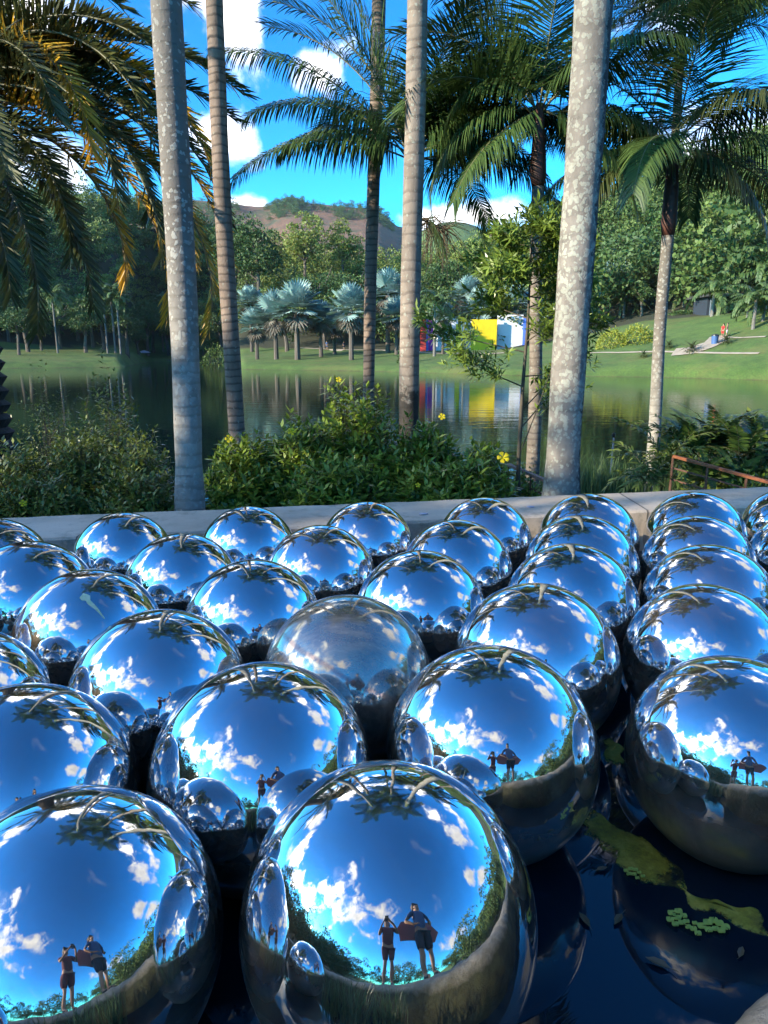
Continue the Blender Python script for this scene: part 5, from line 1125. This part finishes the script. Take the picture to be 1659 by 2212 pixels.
FP = [('fan', 553, 690, 128, 'small silver blue fan palm, first at the left of the far lawn', .95), ('fan', 594, 668, 126, 'silver blue fan palm second from the left on the far lawn', 1.15), ('fan', 640, 652, 124, 'largest silver blue fan palm on the far lawn, third from the left', 1.35),
      ('fan', 692, 672, 128, 'silver blue fan palm right of the largest one', 1.05), ('fan', 758, 655, 120, 'silver blue fan palm standing alone left of the slender brown trunk', 1.2), ('fan', 722, 690, 134, 'low fan palm between the largest and the lone silver palm', .9), ('fan', 838, 622, 131, 'tall silver blue fan palm behind the slender brown trunk', 1.2),
      ('fan', 857, 668, 126, 'lower silver blue fan palm just left of the centre trunk', 1.0), ('fan', 1012, 622, 142, 'tall silver blue fan palm above the coloured wall panels', 1.25), ('fan', 1036, 655, 138, 'silver blue fan palm right above the yellow wall panels', 1.2), ('fan', 958, 668, 122, 'grey green fan palm in front of the white wall panel', .7),
      ('fan', 1110, 645, 140, 'silver blue fan palm above the tall white end wall', 1.15), ('fan', 1330, 590, 146, 'silver blue fan palm right of the thickest trunk high on the slope', 1.2), ('fan', 1165, 660, 134, 'fan palm at the right end of the coloured walls', 1.0), ('fan', 540, 640, 150, 'fan palm behind the left end of the far lawn palms', 1.0),
      ('date', 540, 668, 150, 'dark green feather palm left behind the fan palms', .8), ('date', 905, 640, 150, 'dark feather palm behind the centre trunk', .9), ('feather', 940, 655, 118, 'green feather palm with slim trunk left of the yellow panels', 1.1), ('feather', 1003, 690, 118, 'green feather palm before the yellow wall panel', .5),
      ('date', 1395, 620, 135, 'shaggy dark palm left of the slim white ringed palm', 1.25), ('date', 1350, 640, 132, 'shaggy brown palm right of the thickest trunk on the far slope', 1.1), ('date', 1523, 590, 138, 'broad date palm with orange fruit stalks on the far slope', 1.35), ('date', 1480, 625, 128, 'shaggy dark palm between the slim white ringed palm and the feather palms', 1.1),
      ('feather', 1543, 632, 108, 'bright green feather palm by the blue bin', 1.15), ('feather', 1634, 645, 92, 'yellow green feather palm at the lakeside near the right edge', .95), ('feather', 1652, 660, 95, 'second yellow green feather palm close beside the first at the right edge', .9), ('queen', 1618, 560, 122, 'tall drooping palm with feathery crown at the upper right slope', 1.4),
      ('queen', 1655, 590, 116, 'tall drooping palm at the right edge of the far slope', 1.3), ('queen', 1575, 600, 130, 'drooping palm behind the blue bin', 1.1), ('feather', 1618, 655, 100, 'feather palm left of the lakeside pair at the right edge', .8), ('feather', 1590, 660, 112, 'feather palm before the slatted pavilion', .8),
      ('feather', 222, 640, 150, 'slim palm on the left shore, left of three', .9), ('feather', 238, 630, 152, 'slim palm on the left shore, middle of three', .95), ('feather', 251, 645, 150, 'slim palm on the left shore, right of three', .9), ('queen', 112, 640, 146, 'palm with hanging crown at the far left shore', .9), ('feather', 345, 650, 215, 'small palm beside the stout pale trunk on the far left shore', 1.1)]
for i, (kd_, px, pcy, Yc, lab, s_) in enumerate(FP):
    far_palm(kd_, px, pcy, Yc, lab, s_, i, gS if kd_ == 'fan' else 'feather palms on the far shore', rz=i * 1.3)
# small cycads on the right lawn
for px, py, lab, s_ in [(1390, 768, 'small cycad tuft left of the slim white ringed palm on the lawn', .28), (1445, 748, 'small cycad on the lawn just right of the slim white ringed palm', .32), (1494, 756, 'largest cycad tuft on the lawn beside the path fork', .45), (1568, 738, 'small cycad on the lawn right of the path by the blue bin', .38)]:
    q = G(px, py + 6); t = empty('cycad', (q[0], q[1], gz(*q))); tag(t, lab, 'cycad', 'small cycads on the right lawn'); o = bpy.data.objects.new('leaves', FEA['date'][0]); COL.objects.link(o); o.parent = t; o.scale = (s_,) * 3; o.location = (0, 0, .3)
# individual trees near the far shore
TL = [('round', 42, 772, 138, 'round olive crowned tree with bare trunk on the left shore lawn', .85), ('lime', 165, 700, 172, 'bright lime green tree on the left slope above the shore palms', 1.35), ('lime', 105, 690, 176, 'second lime green tree left of the brightest one', 1.1), ('spread', 400, 735, 205, 'dark spreading tree right of the stout pale trunk on the far shore', 1.2),
      ('spread', 330, 735, 210, 'dark spreading tree overhanging the far left shore', 1.3), ('spread', 200, 735, 168, 'dark spreading tree behind the three slim palms', 1.2), ('small', 452, 765, 190, 'low bushy tree at the lake corner right of the stout pale trunk', 1.2), ('tall', 560, 720, 176, 'tall broad tree behind the left fan palms', 1.75), ('tall', 515, 720, 182, 'tall dark tree right of the purplish trunk', 1.6),
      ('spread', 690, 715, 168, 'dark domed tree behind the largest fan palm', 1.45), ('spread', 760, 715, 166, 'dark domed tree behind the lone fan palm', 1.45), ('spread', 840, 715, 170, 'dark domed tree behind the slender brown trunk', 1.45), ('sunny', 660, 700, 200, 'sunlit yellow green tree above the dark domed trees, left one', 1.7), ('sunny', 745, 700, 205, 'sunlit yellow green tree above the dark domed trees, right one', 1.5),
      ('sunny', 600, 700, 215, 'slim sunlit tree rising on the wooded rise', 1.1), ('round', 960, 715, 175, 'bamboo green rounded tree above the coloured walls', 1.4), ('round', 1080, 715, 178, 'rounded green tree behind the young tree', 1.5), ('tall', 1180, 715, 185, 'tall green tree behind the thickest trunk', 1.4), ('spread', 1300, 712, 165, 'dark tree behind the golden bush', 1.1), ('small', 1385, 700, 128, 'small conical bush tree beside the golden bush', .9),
      ('spread', 1440, 700, 150, 'dark spreading tree behind the slim white ringed palm', 1.1), ('small', 90, 760, 150, 'low dark tree between the shore palms at the left', 1.0), ('small', 300, 770, 185, 'low dark tree by the dock on the left shore', 1.1), ('spread', 20, 735, 160, 'dark spreading tree at the left edge of the shore', 1.2)]
TL += [('round', -10, 750, 150, 'olive tree at the extreme left of the far shore', 1.1), ('small', 62, 765, 146, 'low bushy tree right of the round olive crowned tree', 1.4), ('spread', 130, 745, 156, 'broad dark tree between the left shore palms', 1.0), ('small', 185, 760, 150, 'low bushy tree left of the three slim palms', 1.4),
       ('round', 225, 745, 160, 'dense tree just left behind the three slim palms', 1.15), ('small', 275, 762, 160, 'low dense tree right behind the three slim palms', 1.5), ('round', 318, 745, 200, 'dense tree above the dock', 1.4), ('small', 365, 765, 205, 'low bushy tree at the left side of the stout pale trunk, far shore', 1.8),
       ('round', 440, 745, 210, 'dense far shore tree seen between the stout pale and the purplish trunk', 1.5), ('spread', 478, 745, 190, 'spreading far shore tree just left of the purplish trunk', 1.2), ('small', 620, 735, 150, 'low understorey tree behind the left silver fan palms', 1.6), ('small', 700, 735, 150, 'low understorey tree behind the middle silver fan palms', 1.6),
       ('small', 790, 735, 150, 'low understorey tree left of the slender brown trunk', 1.6), ('small', 870, 735, 150, 'low understorey tree behind the centre trunk', 1.5), ('lime', 215, 640, 190, 'lime green tree higher on the left slope', 1.2)]
for i, (kd_, px, py, Yc, lab, s_) in enumerate(TL):
    c = at(px, py, Yc); put_tree(kd_, c.x, Yc, lab, s_, i * 2.1, 'trees beyond the lake')
# hedges and flower beds
def mound(name, label, cat, px0, px1, pt, Yc, mat, n, leaf, ry, grp=None, seed=0):
    r = np.random.default_rng(seed); x0, x1 = at(px0, 740, Yc).x, at(px1, 740, Yc).x; gp = G((px0 + px1) / 2, pt + 38) if name == 'golden_bush' else (0, Yc); Yc = gp[1]; x0, x1 = at(px0, 740, Yc).x, at(px1, 740, Yc).x; c = ((x0 + x1) / 2, Yc); z0 = gz(*c) - .3; h = max(at((px0 + px1) / 2, pt, Yc).z - z0, .5)
    q = norm(r.normal(size=(n, 3))); q[:, 2] = np.abs(q[:, 2]); lum = np.array([1 + .35 * mnoise.noise(Vector(v) * 4 + Vector((seed, 0, 0))) for v in q]); P = q * lum[:, None] * [(x1 - x0) / 2, ry, h] * (r.uniform(.6, 1, (n, 1)) ** .4)
    V, Fq = leaf_arrays(P, norm(q + r.normal(size=q.shape) * .7), leaf * r.uniform(.6, 1.2, n), leaf * .5); t = empty(name, (c[0], c[1], z0)); link_mesh('foliage', np_mesh('foliage', V, Fq), mat, t); m = MB()
    for k_ in range(5): m.tube([(0, 0, -.1), (P[k_][0] * .7, P[k_][1] * .7, abs(P[k_][2]) * .7)], [.05, .02], 5)
    m.build('stems', M['twig'], t); tag(t, label, cat, grp)
mound('golden_bush', 'golden yellow bush row on the lawn right of the thickest trunk', 'bush', 1292, 1352, 712, 116, M['yellow_bush'], 1500, .35, 2.2, 'golden bushes', 1)
mound('golden_bush', 'golden yellow bush nearer the slim white ringed palm', 'bush', 1345, 1408, 704, 118, M['yellow_bush'], 1300, .35, 2.0, 'golden bushes', 2)
mound('dark_bed', 'dark fern bed on the lawn right of the slim white ringed palm', 'plant bed', 1446, 1522, 708, 122, M['tree_dark'], 1400, .4, 2.5, None, 3)
mound('shore_bush', 'pale tufted bush on the lake corner beside the stout pale trunk', 'bush', 430, 500, 748, 150, M['bamboo'], 900, .5, 3, None, 4)
mound('shore_bush', 'small green bush at the left foot of the centre trunk on the far shore', 'bush', 860, 882, 752, 110, M['tree_mix'], 400, .35, 1.2, None, 5)

# ------------------------------------------------------------------ people
def skin_obj(name, joints, edges, mat, parent, sub=1):
    me = bpy.data.meshes.new(name); me.from_pydata([j_[0] for j_ in joints], [], []); 
    me = bpy.data.meshes.new(name); me.from_pydata([tuple(j_[0]) for j_ in joints], edges, []); me.materials.append(mat)
    o = bpy.data.objects.new(name, me); COL.objects.link(o); o.parent = parent
    sk = o.modifiers.new('skin', 'SKIN'); sk.use_smooth_shade = True
    for i, j_ in enumerate(joints): rr_ = j_[1]; me.skin_vertices[0].data[i].radius = rr_ if hasattr(rr_, '__len__') else (rr_, rr_)
    me.skin_vertices[0].data[0].use_root = True
    ss = o.modifiers.new('sub', 'SUBSURF'); ss.levels = sub; ss.render_levels = sub; return o
def person(loc, rz, label, shirt, shorts, s=1.0, arms='down', group=None, hair='hair', detail=True, long_dress=False):
    t = empty('person', loc, rz); t.scale = (s, s, s); tag(t, label, 'person', group)
    A = {'down': [((.20, 0, 1.42), (.25, .02, 1.14), (.24, .10, .88), (.24, .12, .80)), ((-.20, 0, 1.42), (-.25, .02, 1.14), (-.24, .10, .88), (-.24, .12, .80))],
         'hips': [((.20, 0, 1.42), (.40, -.05, 1.20), (.24, .08, 1.06), (.19, .12, 1.04)), ((-.20, 0, 1.42), (-.40, -.05, 1.20), (-.24, .08, 1.06), (-.19, .12, 1.04))],
         'photo': [((.20, 0, 1.42), (.26, .14, 1.22), (.12, .36, 1.40), (.055, .43, 1.46)), ((-.20, 0, 1.42), (-.26, .14, 1.22), (-.12, .36, 1.40), (-.055, .43, 1.46))]}[arms]
    J = [((0, 0, .96), (.155, .11)), ((0, 0, 1.12), (.135, .095)), ((0, 0, 1.30), (.16, .11)), ((0, .0, 1.44), (.10, .075)), ((0, .01, 1.50), .055), ((0, .02, 1.56), (.068, .075)), ((0, .02, 1.66), (.078, .095)), ((0, .015, 1.73), (.055, .07))]
    E_ = [(i, i + 1) for i in range(7)]
    for sd_ in A:
        n = len(J); J += [(sd_[0], .052), (sd_[1], .040), (sd_[2], .028), (sd_[3], (.034, .018))]; E_ += [(3, n), (n, n+1), (n+1, n+2), (n+2, n+3)]
        b_ = Vector(sd_[3]); dr = (Vector(sd_[3]) - Vector(sd_[2])).normalized()
        for k_ in range(4 if detail else 0):   # fingers
            sp_ = (k_ - 1.5) * .018; f1 = b_ + dr * .045 + Vector((sp_, 0, 0)) ; f2 = f1 + dr * (.04 - .004 * abs(k_ - 1.5)) + Vector((0, .012, -.008)); q = len(J); J += [(tuple(f1), .009), (tuple(f2), .007)]; E_ += [(n + 3, q), (q, q + 1)]
        if detail: q = len(J); sx = -1 if b_.x > 0 else 1; f1 = b_ + Vector((sx * .035, .02, 0)); f2 = f1 + dr * .03 + Vector((sx * .008, .01, 0)); J += [(tuple(f1), .011), (tuple(f2), .008)]; E_ += [(n + 3, q), (q, q + 1)]
    for sx in (1, -1):
        n = len(J); J += [((sx * .09, 0, .88), (.092, .095)), ((sx * .105, .015, .50), .056), ((sx * .11, -.015, .28), .054), ((sx * .115, -.02, .09), .036), ((sx * .12, .06, .04), (.042, .03)), ((sx * .125, .15, .025), (.036, .018))]
        E_ += [(0, n)] + [(n + k_, n + k_ + 1) for k_ in range(5)]
    skin_obj('body', J, E_, M['skin'], t, 2 if detail else 1)
    # shirt
    S_ = [((0, 0, .90), (.175, .13)), ((0, 0, 1.12), (.158, .118)), ((0, 0, 1.30), (.182, .13)), ((0, 0, 1.455), (.105, .085))]; Es = [(0, 1), (1, 2), (2, 3)]
    for sd_ in A:
        n = len(S_); a_, b_ = Vector(sd_[0]), Vector(sd_[1]); S_ += [(tuple(a_), .068), (tuple(a_.lerp(b_, .7)), .062)]; Es += [(3, n), (n, n + 1)]
    skin_obj('shirt', S_, Es, M[shirt], t, 2 if detail else 1)
    Pn = [((0, 0, .99), (.172, .128))]; Ep = []
    for sx in (1, -1):
        n = len(Pn); Pn += [((sx * .09, 0, .87), (.108, .112)), ((sx * .105, .01, .52), (.088, .092))]; Ep += [(0, n), (n, n + 1)]
    skin_obj('shorts', Pn, Ep, M[shorts], t, 2 if detail else 1)
    skin_obj('hair', [((0, -.02, 1.70), (.088, .098)), ((0, -.03, 1.76), (.07, .08)), ((0, -.05, 1.62), (.075, .06))], [(0, 1), (0, 2)], M['hair'], t, 2)
    if detail:
        for sx in (1, -1):
            skin_obj('shoe', [((sx * .12, .13, .035), (.046, .034)), ((sx * .117, -.04, .04), (.044, .04))], [(0, 1)], M['black'], t, 1)
            m = MB(); m.tube([(sx * .030, .100, 1.665), (sx * .030, .108, 1.665)], [.014, .006], 8); m.build('eye', M['black'], t)
        m = MB(); m.tube([(0, .095, 1.66), (0, .118, 1.635), (0, .10, 1.625)], [.010, .017, .012], 8); m.tube([(-.022, .094, 1.595), (0, .102, 1.593), (.022, .094, 1.595)], [.003, .006, .003], 6); m.build('nose_and_mouth', M['skin'], t)
        for sx in (1, -1): m = MB(); m.tube([(sx * .076, .0, 1.69), (sx * .088, -.005, 1.665), (sx * .078, .0, 1.63)], [.008, .014, .007], 8); m.build('ear', M['skin'], t)
    return t
person((0.78, -0.12, -1.262), R(-8), 'standing person in blue shirt and dark shorts holding a salmon board, mirrored in the balls', 'blue_shirt', 'navy', .97, 'hips')
m = MB(); m.prism([(-.52, -.30), (-.60, 0), (-.50, .22), (.45, .26), (.68, 0), (.45, -.28)], -.012, .012); bd = bevel(m.build('board', M['salmon']), .004, 1)
bd.location = (0.80, -0.37, -0.16); bd.rotation_euler = (R(96), R(6), R(-6)); tag(bd, 'flat salmon pink board behind the person in the blue shirt, seen only mirrored', 'board')
person((0.0, -0.42, -1.275), 0, 'photographer in maroon shirt with raised arms, mirrored at the centre of the balls', 'maroon', 'maroon', .84, 'photo')
m = MB(); m.box((0, 0, 0), (.076, .009, .155)); ph = bevel(m.build('phone', M['black']), .004, 2); ph.location = (0.0, -0.03, -0.035); tag(ph, 'dark phone held up by the photographer, seen only mirrored', 'phone')
def far_person(px, py, lab, sh, so_, s=1.0, yc=None):
    q = G(px, py) if yc is None else (at(px, py, yc).x, yc); t = person((q[0], q[1], gz(*q) + .02), random.uniform(0, 6), lab, sh, so_, s, 'down', None, detail=False); return t
far_person(1560, 731, 'walker in red on the path by the blue bin', 'red_cloth', 'red_cloth', 1.0)
far_person(1569, 730, 'walker with bare arms beside the walker in red on the path', 'skin', 'canvas', 1.0)
far_person(966, 760, 'person in dark blue standing in front of the white wall panel', 'navy', 'navy', 1.15, 127)
far_person(1004, 760, 'person in white standing between the two yellow wall panels', 'canvas', 'blue_shirt', 1.1, 128)
far_person(706, 757, 'person in light blue on the path by the fan palms', 'blue_shirt', 'blue_shirt', 1.0)
far_person(725, 757, 'person in bright blue left of the lone fan palm', 'blue', 'navy', 1.0)
far_person(743, 757, 'person in dark clothes right of the person in bright blue', 'navy', 'navy', 1.0)
far_person(412 + 829 - 829, 757, 'person in white on the far left shore', 'canvas', 'navy', 1.0)
# blue bin
q = G(1543, 745); t = empty('litter_bin', (q[0], q[1], gz(*q))); tag(t, 'dark blue litter bin beside the path on the right lawn', 'bin')
m = MB(); m.tube([(0, 0, 0), (0, 0, 1.0)], [.36, .42], 16); m.build('body', M['bin'], t); m = MB(); m.tube([(0, 0, 1.0), (0, 0, 1.10), (0, 0, 1.2)], [.46, .44, .2], 16); m.build('lid', M['black'], t)
# dock with canopy on the left shore
q = at(312, 772, 196); t = empty('dock', (q.x, 196, LAKE)); tag(t, 'low wooden dock with a pale sunshade on the far left shore', 'dock')
m = MB(); m.box((3, 0, .45), (19, 2.4, .25)); m.build('deck', M['wood'], t)
for k_ in range(5):
    m = MB(); m.tube([(-5 + k_ * 4, 0, -1), (-5 + k_ * 4, 0, .32)], [.14, .14], 8); m.build('pile', M['wood'], t)
m = MB(); m.tube([(0, 0, .5), (0, 0, 3.1)], [.06, .06], 6); m.build('pole', M['wood'], t); m = MB(); m.tube([(0, 0, 2.5), (0, 0, 2.9), (0, 0, 3.2)], [1.9, 1.1, .05], 10); m.build('sunshade', M['canvas'], t)
m = MB(); m.tube([(13, 0, .5), (13, 0, 3.1)], [.06, .06], 6); m.build('pole', M['wood'], t); m = MB(); m.tube([(13, 0, 2.5), (13, 0, 2.9), (13, 0, 3.2)], [1.6, .9, .05], 10); m.build('sunshade', M['canvas'], t)

# ------------------------------------------------------------------ haze
HAZE = 0.00006
if HAZE:
    m = MB(); m.box((0, 550, 150), (3400, 3400, 330)); hz = m.mesh('haze'); k = bpy.data.materials.new('haze_air'); k.use_nodes = True; n_ = k.node_tree.nodes; n_.remove(n_['Principled BSDF'])
    pv_ = n_.new('ShaderNodeVolumePrincipled'); pv_.inputs['Color'].default_value = (0.80, 0.88, 1.0, 1); pv_.inputs['Density'].default_value = HAZE; pv_.inputs['Anisotropy'].default_value = 0.3
    k.node_tree.links.new(pv_.outputs[0], n_['Material Output'].inputs['Volume']); tag(link_mesh('haze', hz, k), kind='stuff', label='thin blue haze in the air over the valley')

scene.cycles.max_bounces = 10; scene.cycles.glossy_bounces = 6; scene.cycles.diffuse_bounces = 2; scene.cycles.transmission_bounces = 4; scene.cycles.volume_bounces = 0
scene.cycles.sample_clamp_indirect = 6; scene.cycles.use_denoising = True; scene.cycles.caustics_reflective = False; scene.cycles.caustics_refractive = False
